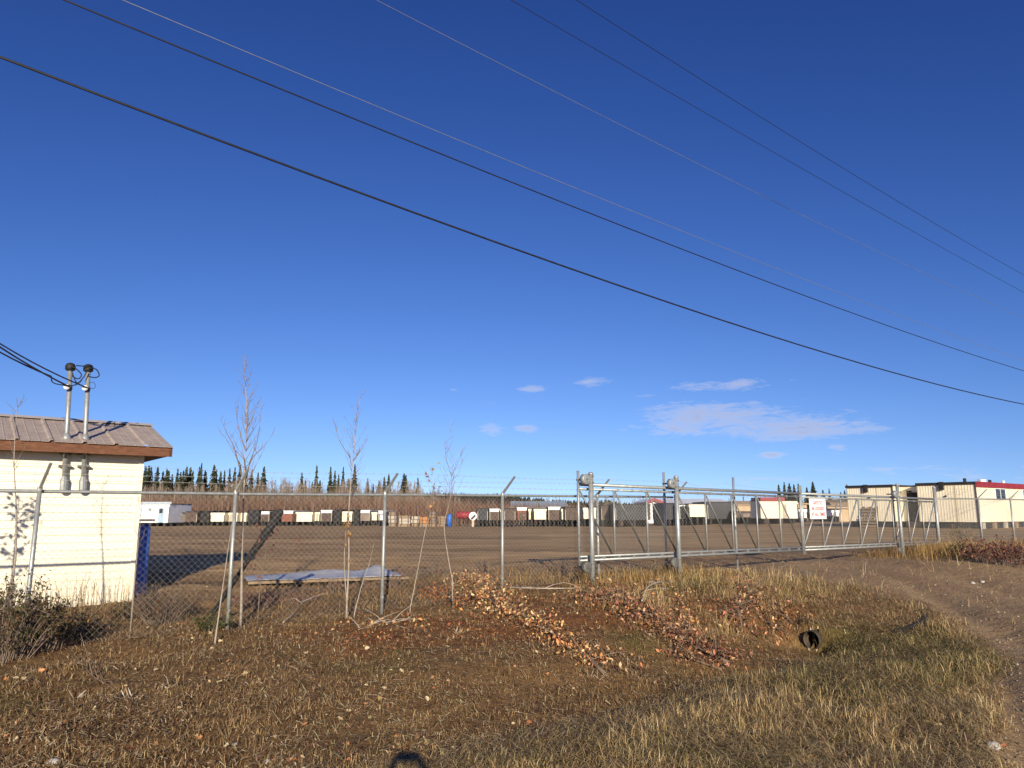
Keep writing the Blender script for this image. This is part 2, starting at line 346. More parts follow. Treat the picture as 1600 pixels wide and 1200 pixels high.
F = F[~((np.hypot(fc[:, 1] - 6.11, fc[:, 2] + .15) < .105) & (fc[:, 0] > 10.13) & (fc[:, 0] < 13))]
gm = bpy.data.materials.new('bare earth, gravel and litter'); gm.use_nodes = True
def ground_nodes(m):
    t = m.node_tree; b = t.nodes['Principled BSDF']; b.inputs['Roughness'].default_value = .92; b.inputs['Specular IOR Level'].default_value = .15
    geo = t.nodes.new('ShaderNodeNewGeometry')
    def nz(sc, det=8, ro=.6, st=None):
        n = t.nodes.new('ShaderNodeTexNoise'); n.inputs['Scale'].default_value = sc; n.inputs['Detail'].default_value = det; n.inputs['Roughness'].default_value = ro
        if st:
            mp = t.nodes.new('ShaderNodeMapping'); mp.inputs['Scale'].default_value = st; mp.inputs['Rotation'].default_value = (0, 0, R(8)); t.links.new(geo.outputs['Position'], mp.inputs[0]); t.links.new(mp.outputs[0], n.inputs[0])
        else: t.links.new(geo.outputs['Position'], n.inputs[0])
        return n.outputs[0]
    def ramp(src, stops):
        r = t.nodes.new('ShaderNodeValToRGB'); e = r.color_ramp.elements
        while len(e) < len(stops): e.new(.5)
        for el_, (p, c) in zip(e, stops): el_.position = p; el_.color = (*c, 1)
        t.links.new(src, r.inputs[0]); return r.outputs[0]
    def mix(f, a, b_, mode='MIX'):
        x = t.nodes.new('ShaderNodeMix'); x.data_type = 'RGBA'; x.blend_type = mode
        if isinstance(f, float): x.inputs[0].default_value = f
        else: t.links.new(f, x.inputs[0])
        t.links.new(a, x.inputs[6]); t.links.new(b_, x.inputs[7]); return x.outputs[2]
    at = t.nodes.new('ShaderNodeVertexColor'); at.layer_name = 'Col'; se = t.nodes.new('ShaderNodeSeparateColor'); t.links.new(at.outputs[0], se.inputs[0])
    soil = ramp(nz(9, 10, .7), [(.28, (.085, .046, .023)), (.5, (.20, .115, .058)), (.72, (.38, .245, .135))])
    soil = mix(.5, soil, ramp(nz(.9, 4), [(.35, (.55, .5, .45)), (.7, (1, 1, 1))]), 'MULTIPLY')
    straw = ramp(nz(38, 4, .6), [(.3, (.12, .075, .034)), (.55, (.28, .19, .10)), (.75, (.44, .32, .18))])
    green = ramp(nz(22, 6, .6), [(.3, (.075, .062, .022)), (.6, (.15, .13, .05)), (.8, (.25, .20, .09))])
    litter = ramp(nz(26, 6, .7), [(.3, (.10, .045, .022)), (.55, (.22, .10, .045)), (.75, (.36, .19, .09))])
    grav = ramp(nz(30, 8, .75), [(.3, (.23, .155, .095)), (.5, (.36, .255, .165)), (.68, (.48, .36, .245)), (.8, (.66, .56, .43))])
    grav = mix(.6, grav, ramp(nz(.55, 5, .6, (1.0, .35, 1)), [(.35, (.62, .58, .55)), (.65, (1, 1, 1))]), 'MULTIPLY')
    yd = ramp(nz(1.6, 10, .72, (.25, 1, 1)), [(.25, (.27, .172, .092)), (.5, (.46, .315, .18)), (.75, (.62, .46, .285))])
    yd = mix(.75, yd, ramp(nz(.3, 7, .62, (.10, 1, 1)), [(.36, (.5, .45, .42)), (.56, (1, 1, 1))]), 'MULTIPLY')
    yd = mix(.6, yd, ramp(nz(1.1, 5, .6, (.045, 1, 1)), [(.40, (.45, .42, .40)), (.5, (1, 1, 1))]), 'MULTIPLY')
    c = mix(.35, soil, straw); c = mix(se.outputs[1], c, green); c = mix(se.outputs[2], c, litter); c = mix(at.outputs[1], c, yd); c = mix(se.outputs[0], c, grav)
    wt = t.nodes.new('ShaderNodeRGB'); wt.outputs[0].default_value = (1, .95, .80, 1); c = mix(1.0, c, wt.outputs[0], 'MULTIPLY')
    t.links.new(c, b.inputs['Base Color'])
    bp = t.nodes.new('ShaderNodeBump'); bp.inputs['Strength'].default_value = .8; bp.inputs['Distance'].default_value = .03; t.links.new(nz(34, 8, .7), bp.inputs['Height'])
    b2 = t.nodes.new('ShaderNodeBump'); b2.inputs['Strength'].default_value = .6; b2.inputs['Distance'].default_value = .12; t.links.new(nz(4, 6, .65), b2.inputs['Height'])
    t.links.new(bp.outputs[0], b2.inputs['Normal']); t.links.new(b2.outputs[0], b.inputs['Normal'])
ground_nodes(gm)
g = npmesh('ground', np.stack([GX, GY, GZ], -1).reshape(-1, 3), F, gm, col=zone, smooth=True); setp(g, kind='structure')

# low wooded hills on the horizon
hm = mat('far wooded slope', (.075, .06, .045), (.13, .105, .08), rough=1, scale=.02, spec=0)
a = np.linspace(R(-70), R(75), 700); prof = 26 + 16 * fbm(a * 7, a * 0, 4) + 12 * np.exp(-((a - R(-3)) / R(7)) ** 2) - 8 * sst(R(2), R(12), a)
V = []; 
for rr, k in ((1700, 0.0), (2100, .55), (2500, 1.0), (3200, .9)):
    V.append(np.stack([np.sin(a) * rr, np.cos(a) * rr, prof * k * 1.55 - 1.5], 1))
V = np.concatenate(V); i = np.arange(3 * 700).reshape(3, 700)[:, :-1]; F = np.stack([i, i + 1, i + 701, i + 700], -1).reshape(-1, 4)
setp(npmesh('hills', V, F, hm, smooth=True), kind='structure')
n = 2600; aa = rng.uniform(R(-40), R(45), n); rr = 2480 + rng.uniform(-60, 60, n); zz = np.interp(aa, a, prof) * 1.55 - 4; hh = rng.uniform(6, 17, n); ww = hh * .34
c = np.stack([np.sin(aa) * rr, np.cos(aa) * rr, zz], 1); V = np.stack([c + np.stack([-ww, 0 * ww, 0 * ww], 1), c + np.stack([ww * .5, -ww, 0 * ww], 1), c + np.stack([ww * .5, ww, 0 * ww], 1), c + np.stack([0 * ww, 0 * ww, hh], 1)], 1).reshape(-1, 3)
i = np.arange(n)[:, None] * 4; F = np.concatenate([i + np.array([[0, 1, 3]]), i + np.array([[1, 2, 3]]), i + np.array([[2, 0, 3]])])
setp(npmesh('hilltop_forest', V, F, SPRUCE), 'dark jagged forest along the crest of the far hills', 'forest', kind='stuff')

# ------------------------------------------------------------------ chain link fences
WR = .00155; MP = .043
def railz(s): return np.interp(s, [-20, 1, 4, 6.2, 9, 12, 15, 28, 40, 70], [1.90, 1.90, 1.905, 1.93, 1.95, 1.965, 1.97, 2.10, 2.14, 2.2])
def chain(s0, s1, p, zlo, zhi, name, parent, r=WR, rand=0.0):
    k = np.arange(int((s1 - s0) / MP)); V = []; F = []; base = 0
    for q in k:
        sc = s0 + (q + .5) * MP; z0, z1 = zlo(sc), zhi(sc); m = max(2, int((z1 - z0) / MP)); j = np.arange(m + 1)
        z = z1 - j * MP; sg = np.where((j + q) % 2 == 0, 1, -1); ss = sc + sg * (MP / 2 + r * .4); po = p + sg * r * .9 * (1 if q % 2 else -1)
        c = np.stack([ss * D2[0] + po * N2[0], ss * D2[1] + po * N2[1], z], 1)
        ring = np.array([[D2[0] * math.cos(t) + N2[0] * math.sin(t), D2[1] * math.cos(t) + N2[1] * math.sin(t), 0] for t in (0.3, 2.394, 4.488)]) * r * 1.25
        v = (c[:, None] + ring[None]).reshape(-1, 3); V.append(v)
        i = (np.arange(m)[:, None] * 3 + np.arange(3)[None]).ravel() + base; i2 = (np.arange(m)[:, None] * 3 + (np.arange(3)[None] + 1) % 3).ravel() + base
        F.append(np.stack([i, i2, i2 + 3, i + 3], 1)); base += len(v)
    return npmesh(name, np.concatenate(V), np.concatenate(F), WIRE, parent=parent)
def zg(s, p): q = plan(s, p); return hz(q.x, q.y)
def barbed(sA, sB, p, zf, name, parent, sag=.0, step=.13):
    b = MB(); n = max(3, int((sB - sA) / .5)); pts = []
    for i in range(n + 1):
        u = i / n; s = sA + (sB - sA) * u; pts.append(plan(s, p, float(zf(s)) - sag * 4 * u * (1 - u)))
    b.tube(pts, .0026, 4)
    m = int((sB - sA) / step)
    for i in range(m):
        u = (i + .5) / m; s = sA + (sB - sA) * u; c = plan(s, p, float(zf(s)) - sag * 4 * u * (1 - u)); v = Vector((random.uniform(-.4, .4), random.uniform(-.4, .4), 1)).normalized() * .022
        b.tube([c - v, c + v], .0022, 3)
    return b.build(name, WIRE, parent)
def fence(sA, sB, posts, label, arm_len=.36):
    root = empty('chain_link_fence', plan((sA + sB) / 2, PF, zg((sA + sB) / 2, PF)), label, 'fence', 'chain link fences beside the gate')
    for s in posts:
        z0 = zg(s, PF); zt = float(railz(s)); b = MB(); b.tube([plan(s, PF - .045, z0 - .3), plan(s, PF - .045, zt + .02)], .027, 10); po = b.build('post', GALV, root, True)
        b = MB(); b.tube([plan(s, PF - .045, zt + .0), plan(s, PF - .045, zt + .05)], .032, 10); b.build('post_cap', GALV, po)
        b = MB(); a0 = plan(s, PF - .045, zt + .03); a1 = plan(s + .06, PF - .33, zt + .33)
        t = (a1 - a0).normalized(); w = D3 * .016; e = t.cross(D3).normalized() * .02
        b.hexa([a0 - w - e, a0 + w - e, a0 + w + e, a0 - w + e, a1 - w - e * .6, a1 + w - e * .6, a1 + w + e * .6, a1 - w + e * .6]); b.build('barbed_wire_arm', GALV, po)
        for zz in (.25, .75, 1.2):
            b = MB(); b.tube([plan(s, PF - .045, z0 + zz), plan(s, PF - .045, z0 + zz + .018)], .034, 8); b.build('tie_band', GALV, po)
    b = MB(); ss = np.linspace(sA, sB, 30); b.tube([plan(s, PF - .002, float(railz(s))) for s in ss], .0215, 8); b.build('top_rail', GALV, root, True)
    ps = sorted(set([sA] + [s for s in posts if sA < s < sB] + [sB]))
    for u, v in zip(ps[:-1], ps[1:]):
        chain(u, v, PF + .028, lambda s: zg(s, PF) + .03, lambda s: float(railz(s)) + .05, 'mesh_panel', root)
    for k, (dp, dz) in enumerate(((-.08, .13), (-.165, .22), (-.255, .31))):
        barbed(sA, sB, PF - .045 + dp, lambda s, dz=dz: railz(s) + dz + .012 * math.sin(s * 1.3 + dz * 40), 'barbed_wire', root)
    return root
SP = 2.353; s365 = s_of(365, PF)
fence(s365 - 4 * SP, s_of(1052, PF), [s365 + SP * k for k in range(-4, 5)], 'long chain link fence with barbed wire running from beige shed to gate')
sD = s_of(1467, PF)
fence(sD + .1, sD + 26, [sD + .12 + (s_of(1526, PF) - sD) + 2.9 * k for k in range(0, 9)], 'chain link fence continuing past the gate in front of cream trailers')

# ------------------------------------------------------------------ double sliding gate
PG = PF - .26; S0 = s_of(904, PG); S1 = s_of(1463, PG); BAY = (S1 - S0) / 16
def gtop(s): return np.interp(s, [S0, S1], [on_line(904, 760, PG).z, on_line(1463, 782, PG).z])
def gbot(s): return np.interp(s, [S0, S1], [on_line(904, 873, PG).z, on_line(1463, 848, PG).z])
def leaf(k0, k1, flip, label):
    sa, sb = S0 + BAY * k0 + (.03 if k0 else 0), S0 + BAY * k1 - (.03 if k1 < 16 else 0)
    root = empty('sliding_gate', plan((sa + sb) / 2, PG, float(gbot((sa + sb) / 2)) - .06), label, 'gate', 'leaves of the sliding gate')
    def rail(name, fz, dz, r):
        b = MB(); b.tube([plan(sa, PG, float(fz(sa)) + dz), plan(sb, PG, float(fz(sb)) + dz)], r, 8); b.build(name, GALV, root, True)
    rail('top_track', gtop, .04, .033); rail('top_rail', gtop, -.045, .022); rail('bottom_rail', gbot, .035, .022); rail('bottom_rail', gbot, -.035, .026)
    ks = list(range(k0, k1 + 1))
    for k in ks:
        s = min(max(S0 + BAY * k, sa), sb); tall = k in (0, 8, 16); b = MB(); ex = .30 if k == 0 else (.24 if k == 8 else .1)
        b.tube([plan(s, PG, float(gbot(s)) - (.13 if tall else .0)), plan(s, PG, float(gtop(s)) + (ex if tall else -.05))], .026 if tall else .019, 8); b.build('stile' if tall else 'upright', GALV, root, True)
    for k in range(k0, k1):
        u, v = S0 + BAY * k, S0 + BAY * (k + 1); b = MB()
        if flip: u, v = v, u
        b.tube([plan(u + (.05 if not flip else -.05), PG + .02, float(gtop(u)) - .07), plan(v - (.05 if not flip else -.05), PG + .02, float(gbot(v)) + .05)], .0165, 6); b.build('diagonal_brace', DARKB if not flip else GALV, root, True)
    for k in range(k0, k1):
        chain(S0 + BAY * k, S0 + BAY * (k + 1), PG + .045, lambda s: float(gbot(s)) + .04, lambda s: float(gtop(s)) - .03, 'mesh_panel', root)
    n = int((sb - sa) / .4)
    for i in range(n):
        s = sa + (i + .5) * (sb - sa) / n; b = MB(); c = plan(s, PG, 0)
        for fz, dz in ((gtop, -.045), (gbot, .0)):
            z = float(fz(s)) + dz; b.box(plan(s - .012, PG - .03, z - .028), D3 * .024, N3 * .06, (0, 0, .056))
        b.build('tie_clip', GALV, root)
    return root
DARKB = mat('dull zinc brace', (.13, .135, .13), (.22, .225, .22), rough=.5, metal=.5, scale=14)
leaf(0, 8, False, 'left leaf of the galvanised sliding gate, with braces falling to the right')
leaf(8, 16, True, 'right leaf of the galvanised sliding gate, carrying the red lettered sign')
def gate_post(px_top, py_top, px_bot, py_bot, label, roller=True, r=.048, p=PG - .19):
    q = on_line(px_bot, py_bot, p); top = on_line(px_top, py_top, p); s = q.x * D2[0] + q.y * D2[1]; zt = top.z
    root = empty('gate_post', plan(s, p, zg(s, p)), label, 'post', 'posts carrying the gate')
    b = MB(); b.tube([plan(s, p, zg(s, p) - .3), plan(s, p, zt)], r, 14); b.build('pipe', GALV, root, True)
    b = MB(); b.tube([plan(s, p, zt), plan(s, p, zt + .03), plan(s, p, zt + .055)], [r * 1.06, r * 1.06, r * .6], 14); b.build('cap', GALV, root, True)
    if roller:
        for nm, zz in (('top_roller', float(gtop(s)) + .13), ('bottom_roller', float(gbot(s)) - .15)):
            c = plan(s - .13, p + .02, zz); b = MB()
            b.tube([c - N3 * .05, c - N3 * .045, c + N3 * .045, c + N3 * .05], [.085, .10, .10, .085], 16); ro = b.build(nm, GALV if nm[0] == 't' else DARKG, root, True)
            b = MB(); b.tube([c - N3 * .065, c + N3 * .24], .018, 8); b.build('axle', DARKG, ro)
            b = MB(); b.box(c + D3 * .02 - N3 * .03 + Vector((0, 0, -.05)), D3 * .12, N3 * .03, (0, 0, .1)); b.build('bracket', DARKG, ro)
            for dz in (-.06, .06):
                b = MB(); b.tube([plan(s, p, zz + dz - .012), plan(s, p, zz + dz + .012)], r + .012, 12); b.build('clamp', DARKG, root)
    return s
sA_ = gate_post(920, 742, 926, 908, 'thick gate post nearest the leafy branches, at the left end of the gate')
sB_ = gate_post(1053, 747, 1062, 895, 'gate post with roller standing in dry grass left of the gravel entrance')
sC_ = gate_post(1408, 759, 1411, 864, 'gate post with rollers on the far side of the gravel entrance')
gate_post(1462, 763, 1468, 852, 'plain latch post at the far right end of the gate', False, .05, PG - .02)
# the tall slim posts of the fence behind the gate
for px, pt, lab in ((1039, 738, 'slim bare post rising behind the second gate post'), (1148, 746, 'slim bare post rising behind the middle of the left gate leaf')):
    s = s_of(px, PF + .2); b = MB(); zt = on_line(px, pt, PF + .2).z; b.tube([plan(s, PF + .2, zg(s, PF + .2) - .3), plan(s, PF + .2, zt)], .028, 8)
    setp(b.build('slim_post', GALV, None, True), lab, 'post', 'slim posts behind the gate')
for k in range(2):
    b = MB(); sa, sb = s_of(1052, PF + .2), s_of(1252, PF + .2)
    pts = [plan(sa + (sb - sa) * i / 24, PF + .2, 2.38 - .15 * k - (.10 * math.sin(math.pi * min(1, i / 9)) if i < 9 else .05 * math.sin(math.pi * (i - 9) / 15)) - .006 * i) for i in range(25)]
    b.tube(pts, .0035, 4)
    setp(b.build('loose_wire', WIRE), 'upper sagging wire strung behind the gate posts' if k == 0 else 'lower sagging wire strung behind the gate posts', 'wire')

# sign
sa, sb = s_of(1265.5, PG - .06), s_of(1291, PG - .06); zt, zb = on_line(1278, 779, PG - .06).z, on_line(1278, 811, PG - .06).z
sr = empty('warning_sign', plan((sa + sb) / 2, PG - .06, zb), 'white sign with red lettering hung on the right gate leaf', 'sign')
b = MB(); b.box(plan(sa, PG - .06, zb), D3 * (sb - sa), N3 * .006, (0, 0, zt - zb)); b.build('sign_sheet', SIGNW, sr)
def text_mesh(name, txt, width, hgt, m, parent, origin, ux, uz, nrm):
    cu = bpy.data.curves.new(name + '_font', 'FONT'); cu.body = txt; cu.align_x = 'CENTER'; cu.extrude = 0; cu.offset = .012
    to = bpy.data.objects.new(name + '_font', cu); COL.objects.link(to); dg = bpy.context.evaluated_depsgraph_get()
    me0 = bpy.data.meshes.new_from_object(to.evaluated_get(dg)); bpy.data.objects.remove(to)
    v = np.array([x.co[:] for x in me0.vertices]); fs = [tuple(p.vertices) for p in me0.polygons]; bpy.data.meshes.remove(me0)
    w0 = v[:, 0].max() - v[:, 0].min(); h0 = v[:, 1].max(); v[:, 0] -= (v[:, 0].max() + v[:, 0].min()) / 2
    b = MB(); b.add([origin + ux * (x[0] / w0 * width) + uz * (x[1] / h0 * hgt) + nrm * .004 for x in v], fs)
    return b.build(name, m, parent)
HH = zt - zb; WW = sb - sa
for k, (t, wf) in enumerate((('GATE TO', .56), ('BE LOCKED', .72), ('AT ALL TIMES', .84))):
    text_mesh('lettering', t, WW * wf, HH * .17, SIGNR, sr, plan((sa + sb) / 2, PG - .06, zb + HH * (.71 - .28 * k)), D3, Vector((0, 0, 1)), -N3)
for du in (.06, .94):
    for dv in (.07, .93):
        b = MB(); c = plan(sa + WW * du, PG - .06, zb + HH * dv); b.tube([c - N3 * .008, c + N3 * .02], .012, 6); b.build('rivet', DARKG, sr)

# ------------------------------------------------------------------ service shed
PW = 13.85; sR = s_of(205, PW, 923); sL = sR - 6.4; zb = .10; zw = on_line(217, 706, PW).z
sh = empty('service_shed', plan((sL + sR) / 2, PW + 1.6, .2), 'small shed with cream lap siding and brown ribbed metal roof behind the fence', 'shed')
DEP = 3.0; pe = PW - .36; pr = PW + DEP / 2; pb = PW + DEP + .36
e1 = on_line(262, 701, pe); se = e1.x * D2[0] + e1.y * D2[1]; ze = e1.z; sr_ = s_of(243, pr, 665); zr = on_line(243, 666, pr).z; sLr = sL - .45
se = (se + sr_) / 2
b = MB(); b.box(plan(sL + .02, PW + .03, zb), D3 * (sR - sL - .04), N3 * (DEP - .06), (0, 0, zw + .04 - zb)); b.build('wall_core', SOFF, sh)
NB = 22; bh = (zw + .05 - zb) / NB
for k in range(NB):
    z = zb + bh * k
    for (o, u, v, ln) in ((plan(sL, PW, 0), D3, N3, sR - sL), (plan(sR, PW, 0), N3, -D3, DEP)):
        b = MB(); q = o + Vector((0, 0, z)); w = v * .028; U = u * ln
        b.hexa([q - v * .012, q + U - v * .012, q + U + w, q + w, q + v * .006 + Vector((0, 0, bh - .002)), q + U + v * .006 + Vector((0, 0, bh - .002)), q + U + w + Vector((0, 0, bh - .002)), q + w + Vector((0, 0, bh - .002))])
        b.build('siding_board', CREAMS, sh)
b = MB(); b.box(plan(sR - .05, PW - .022, zb), D3 * .075, N3 * .075, (0, 0, zw - zb)); b.build('corner_trim', CREAMS, sh)
# roof: sheets with raised ribs, front and back slopes
def slope(sa, sb, pA, zA, pB, zB, name):
    nsh = max(1, round((sb - sa) / .46)); wd = (sb - sa) / nsh
    for i in range(nsh):
        u = sa + wd * i; prof = [(0, 0), (.02, .028), (.055, .028), (.075, 0), (wd * .42, 0), (wd * .44, .006), (wd * .47, 0), (wd * .72, 0), (wd * .74, .006), (wd * .77, 0), (wd, 0)]
        vs = []; m = len(prof)
        for (p, z) in ((pA, zA), (pB, zB)):
            for dz in (0, -.004): vs += [plan(u + q, p, z + h + dz) for q, h in prof]
        fs = []
        for j in range(m - 1): fs += [(j, j + 1, 2 * m + j + 1, 2 * m + j), (m + j + 1, m + j, 3 * m + j, 3 * m + j + 1), (j + m, j + m + 1, j + 1, j)]
        b = MB(); b.add(vs, fs); b.build(name, ROOFM, sh)
slope(sLr, se, pe - .04, ze + .02, pr, zr, 'roof_sheet'); slope(sLr, se, pb, ze + .02, pr, zr, 'roof_sheet')
b = MB(); vs = []
for s in (sLr, se + .02): vs += [plan(s, pr - .13, zr - .01), plan(s, pr, zr + .045), plan(s, pr + .13, zr - .01), plan(s, pr, zr + .02)]
b.add(vs, [(0, 4, 5, 1), (1, 5, 6, 2), (3, 2, 6, 7), (0, 3, 7, 4), (0, 1, 2, 3), (4, 7, 6, 5)]); b.build('ridge_cap', RIDGE, sh)
smid = sLr + (se - sLr) * .52
for (a0, a1) in ((sLr, smid - .003), (smid + .003, se)):
    b = MB(); b.box(plan(a0, pe, ze - .135), D3 * (a1 - a0), N3 * .038, (0, 0, .158)); b.build('fascia_board', FASC, sh)
b = MB(); b.box(plan(sLr, pe + .04, ze - .12), D3 * (se - sLr - .02), N3 * (DEP + .6), (0, 0, .03)); b.build('soffit', SOFF, sh)
b = MB()
for sv in (sR - .02,):
    q = [plan(sv, PW + .02, ze - .1), plan(sv, PW + DEP - .02, ze - .1), plan(sv, pr, zr - .06)]; b.add(q + [x - D3 * .05 for x in q], [(0, 1, 2), (5, 4, 3), (0, 3, 4, 1), (1, 4, 5, 2), (2, 5, 3, 0)])
b.build('gable', CREAMS, sh)
b = MB()
for (pA, pB) in ((pe, pr), (pb, pr)):
    b.hexa([plan(se - .05, pA, ze - .13), plan(se - .012, pA, ze - .13), plan(se - .012, pB, zr - .15), plan(se - .05, pB, zr - .15), plan(se - .05, pA, ze - .005), plan(se - .012, pA, ze - .005), plan(se - .012, pB, zr - .03), plan(se - .05, pB, zr - .03)])
b.build('barge_board', FASC, sh)
# two service masts through the roof
pm = PW - .09; heads = []
for (x0, x1, yt, lab) in ((104, 110, 574, 'left one of two electrical mast pipes rising through the shed roof'), (134, 138, 576, 'right one of two electrical mast pipes rising through the shed roof')):
    base = on_line(x0 - 5, 771, pm); top = on_line(x1, yt, pm); s = base.x * D2[0] + base.y * D2[1] ; st = top.x * D2[0] + top.y * D2[1]
    zt_ = top.z; rt = empty('service_mast', plan(s, pm, base.z), lab, 'mast', 'service masts on the shed')
    m = lambda z: plan(s + (st - s) * (z - base.z) / (zt_ - base.z), pm, z)
    b = MB(); b.tube([m(base.z + .05), m(zt_ - .03)], .036, 12); b.build('pipe', GALV, rt, True)
    b = MB(); b.tube([m(base.z), m(base.z + .03), m(base.z + .21), m(base.z + .27)], [.035, .06, .06, .038], 10); b.build('conduit_body', GALV, rt)
    for zz in (.42, .62):
        b = MB(); b.box(m(base.z + zz) - D3 * .085 - N3 * .02, D3 * .17, N3 * .1, (0, 0, .03)); b.build('strap', DARKG, rt)
    b = MB(); zc = ze + (zr - ze) * (pm - pe) / (pr - pe); b.tube([m(zc + .0), m(zc + .05), m(zc + .11)], [.085, .06, .04], 12); b.build('roof_flashing', GALV, rt, True)
    b = MB(); c = m(zt_); b.tube([c - Vector((0, 0, .06)), c - Vector((0, 0, .04)), c + Vector((0, 0, .02)), c + Vector((0, 0, .06)), c + Vector((0, 0, .075))], [.045, .075, .078, .055, .02], 12); b.build('weatherhead', BLACK, rt, True)
    b = MB(); c = m(zt_ - .34); b.tube([c - N3 * .10 - D3 * .05, c - N3 * .05 - D3 * .04], .045, 10); b.build('insulator', WHITE, rt, True)
    b = MB(); b.tube([c - Vector((0, 0, .03)), c + Vector((0, 0, .03))], .046, 10); b.build('clamp', DARKG, rt)
    heads.append((m(zt_), m(zt_ - .34)))
lp = [plan(-14, PW - 5.5, 6.5)]
def drop(p0, p1, sag, r, lab, m=CABLE, mid=None):
    b = MB(); pts = []
    for i in range(21):
        u = i / 20; q = p0.lerp(p1, u); q.z -= sag * 4 * u * (1 - u); pts.append(q)
    b.tube(pts, r, 6); return setp(b.build('service_cable', m), lab, 'cable', 'service drop cables')
far = on_line(0, 540, PW - .6); dirv = (far - heads[0][1]); far2 = heads[0][1] + dirv * 4.0 + Vector((0, 0, .9))
drop(far2, heads[0][1] - N3 * .1, .35, .013, 'topmost service cable dropping from the left to the near mast')
drop(far2 + Vector((0, 0, -.05)), heads[1][1] - N3 * .1, .42, .011, 'service cable passing the first mast to the second one')
drop(far2 + Vector((.05, 0, -.1)), on_line(80, 588, PW - .2), .42, .012, 'lowest sagging service cable ending in a splice beside the left mast')
def loop(pts, lab, r=.009):
    P = [Vector(p) for p in pts]; out = []
    Q = [P[0]] + P + [P[-1]]
    for i in range(1, len(Q) - 2):
        for u in np.linspace(0, 1, 7)[:-1]:
            u = float(u); out.append(.5 * ((2 * Q[i]) + (Q[i + 1] - Q[i - 1]) * u + (2 * Q[i - 1] - 5 * Q[i] + 4 * Q[i + 1] - Q[i + 2]) * u * u + (3 * Q[i] - Q[i - 1] - 3 * Q[i + 1] + Q[i + 2]) * u ** 3))
    out.append(P[-1]); b = MB(); b.tube(out, r, 6); return setp(b.build('cable_loop', CABLE, None, True), lab, 'cable', 'loose cable loops at the mast heads')
def mpix(pts, p=PW - .2): return [on_line(x, y, p) for x, y in pts]
loop(mpix([(110, 574), (117, 575), (127, 585), (122, 592), (112, 587)]), 'short cable loop between the two mast heads')
loop(mpix([(139, 575), (150, 577), (155, 586), (149, 590), (138, 588)]), 'round cable loop sticking out right of the right mast')
loop(mpix([(80, 588), (82, 597), (94, 601), (115, 602), (125, 597), (128, 592)]), 'drooping cable splice left of and below the left mast head')
loop(mpix([(112, 580), (120, 598), (130, 590), (136, 580)]), 'cable hanging in a bow between the masts')
loop(mpix([(119, 571), (130, 572), (141, 571)]), 'cable bridging the tops of the two mast heads')
loop(mpix([(140, 599), (146, 597), (149, 603), (146, 607), (139, 606)]), 'small thin cable curl right of the right mast', .004)

# blue barrel beside the shed
c = on_line(219, 879, PW + .5); c = Vector((c.x, c.y, hz(c.x, c.y))); dist = c.y
r = 11.0 / FPX * dist; zt_ = on_line(219, 822, PW + .5).z
rt = empty('plastic_barrel', c, 'blue plastic barrel standing behind the right corner of the shed', 'barrel')
h = zt_ - c.z; prof = [(0, .90), (.03, .97), (.30, 1.0), (.32, 1.04), (.35, 1.04), (.37, 1.0), (.63, 1.0), (.65, 1.04), (.68, 1.04), (.70, 1.0), (.93, .97), (.97, .90), (1.0, .86)]
b = MB(); b.tube([c + Vector((0, 0, h * z)) for z, k in prof], [r * k for z, k in prof], 24); b.build('drum', BLUE, rt, True)
b = MB(); b.tube([c + Vector((0, 0, h * .945)), c + Vector((0, 0, h * .975))], r * .99, 24); b.build('rim_band', BLUE, rt)
for dx in (-.5, .5):
    b = MB(); b.tube([c + Vector((dx * r, 0, h)), c + Vector((dx * r, 0, h + .025))], .035, 10); b.build('bung', BLUE, rt)

# tarpaulin over a low stack of boards
nl, nr = at_z(388, 908, .38), at_z(640, 900, .38); TZ = max(hz(q_.x, q_.y) for q_ in (nl, nr, nl.lerp(nr, .5))) + .05; nl, nr = at_z(388, 908, TZ + .06), at_z(640, 900, TZ + .06); u = (nr - nl); u.z = 0; v = Vector((-u.y, u.x, 0)).normalized()
rt = empty('tarp_covered_boards', nl.lerp(nr, .5) - Vector((0, 0, .2)), 'low stack of boards under a grey blue tarp behind the fence', 'board stack')
for i in range(6):
    o = nl + v * (.02 + .22 * i); o.z = TZ; b = MB(); b.box(o, u * 1.0, v * .2, (0, 0, .05)); b.build('board', LUMB, rt)
for k in (.06, .5, .93):
    o = nl + u * k + v * .3; g0 = hz(o.x, o.y); b = MB(); b.box(Vector((o.x, o.y, g0 - .08)), u.normalized() * .12, v * .95, (0, 0, TZ - .002 - g0 + .08)); b.build('bearer', BROWNT, rt)
n1_, n2_ = 60, 22; U, Vv = np.meshgrid(np.linspace(-.01, .96, n1_), np.linspace(-.03, 1.36, n2_))
X = nl.x + u.x * U + v.x * Vv; Y = nl.y + u.y * U + v.y * Vv
Z = TZ + .072 + .02 * np.abs(fbm(X * 6, Y * 6, 3)) + .15 * np.exp(-(((U - .84) / .07) ** 2 + ((Vv - .8) / .5) ** 2)) + .08 * np.exp(-(((U - .5) / .2) ** 2 + ((Vv - 1.0) / .3) ** 2)) + .025 * fbm(X * 2, Y * 2, 2)
Z -= .10 * sst(1.2, 1.36, Vv) 
ii = np.arange(n1_ * n2_).reshape(n2_, n1_); F = np.stack([ii[:-1, :-1], ii[:-1, 1:], ii[1:, 1:], ii[1:, :-1]], -1).reshape(-1, 4)
to = npmesh('tarpaulin', np.stack([X, Y, Z], -1).reshape(-1, 3), F, TARP, parent=rt, smooth=True)
md = to.modifiers.new('thick', 'SOLIDIFY'); md.thickness = .006

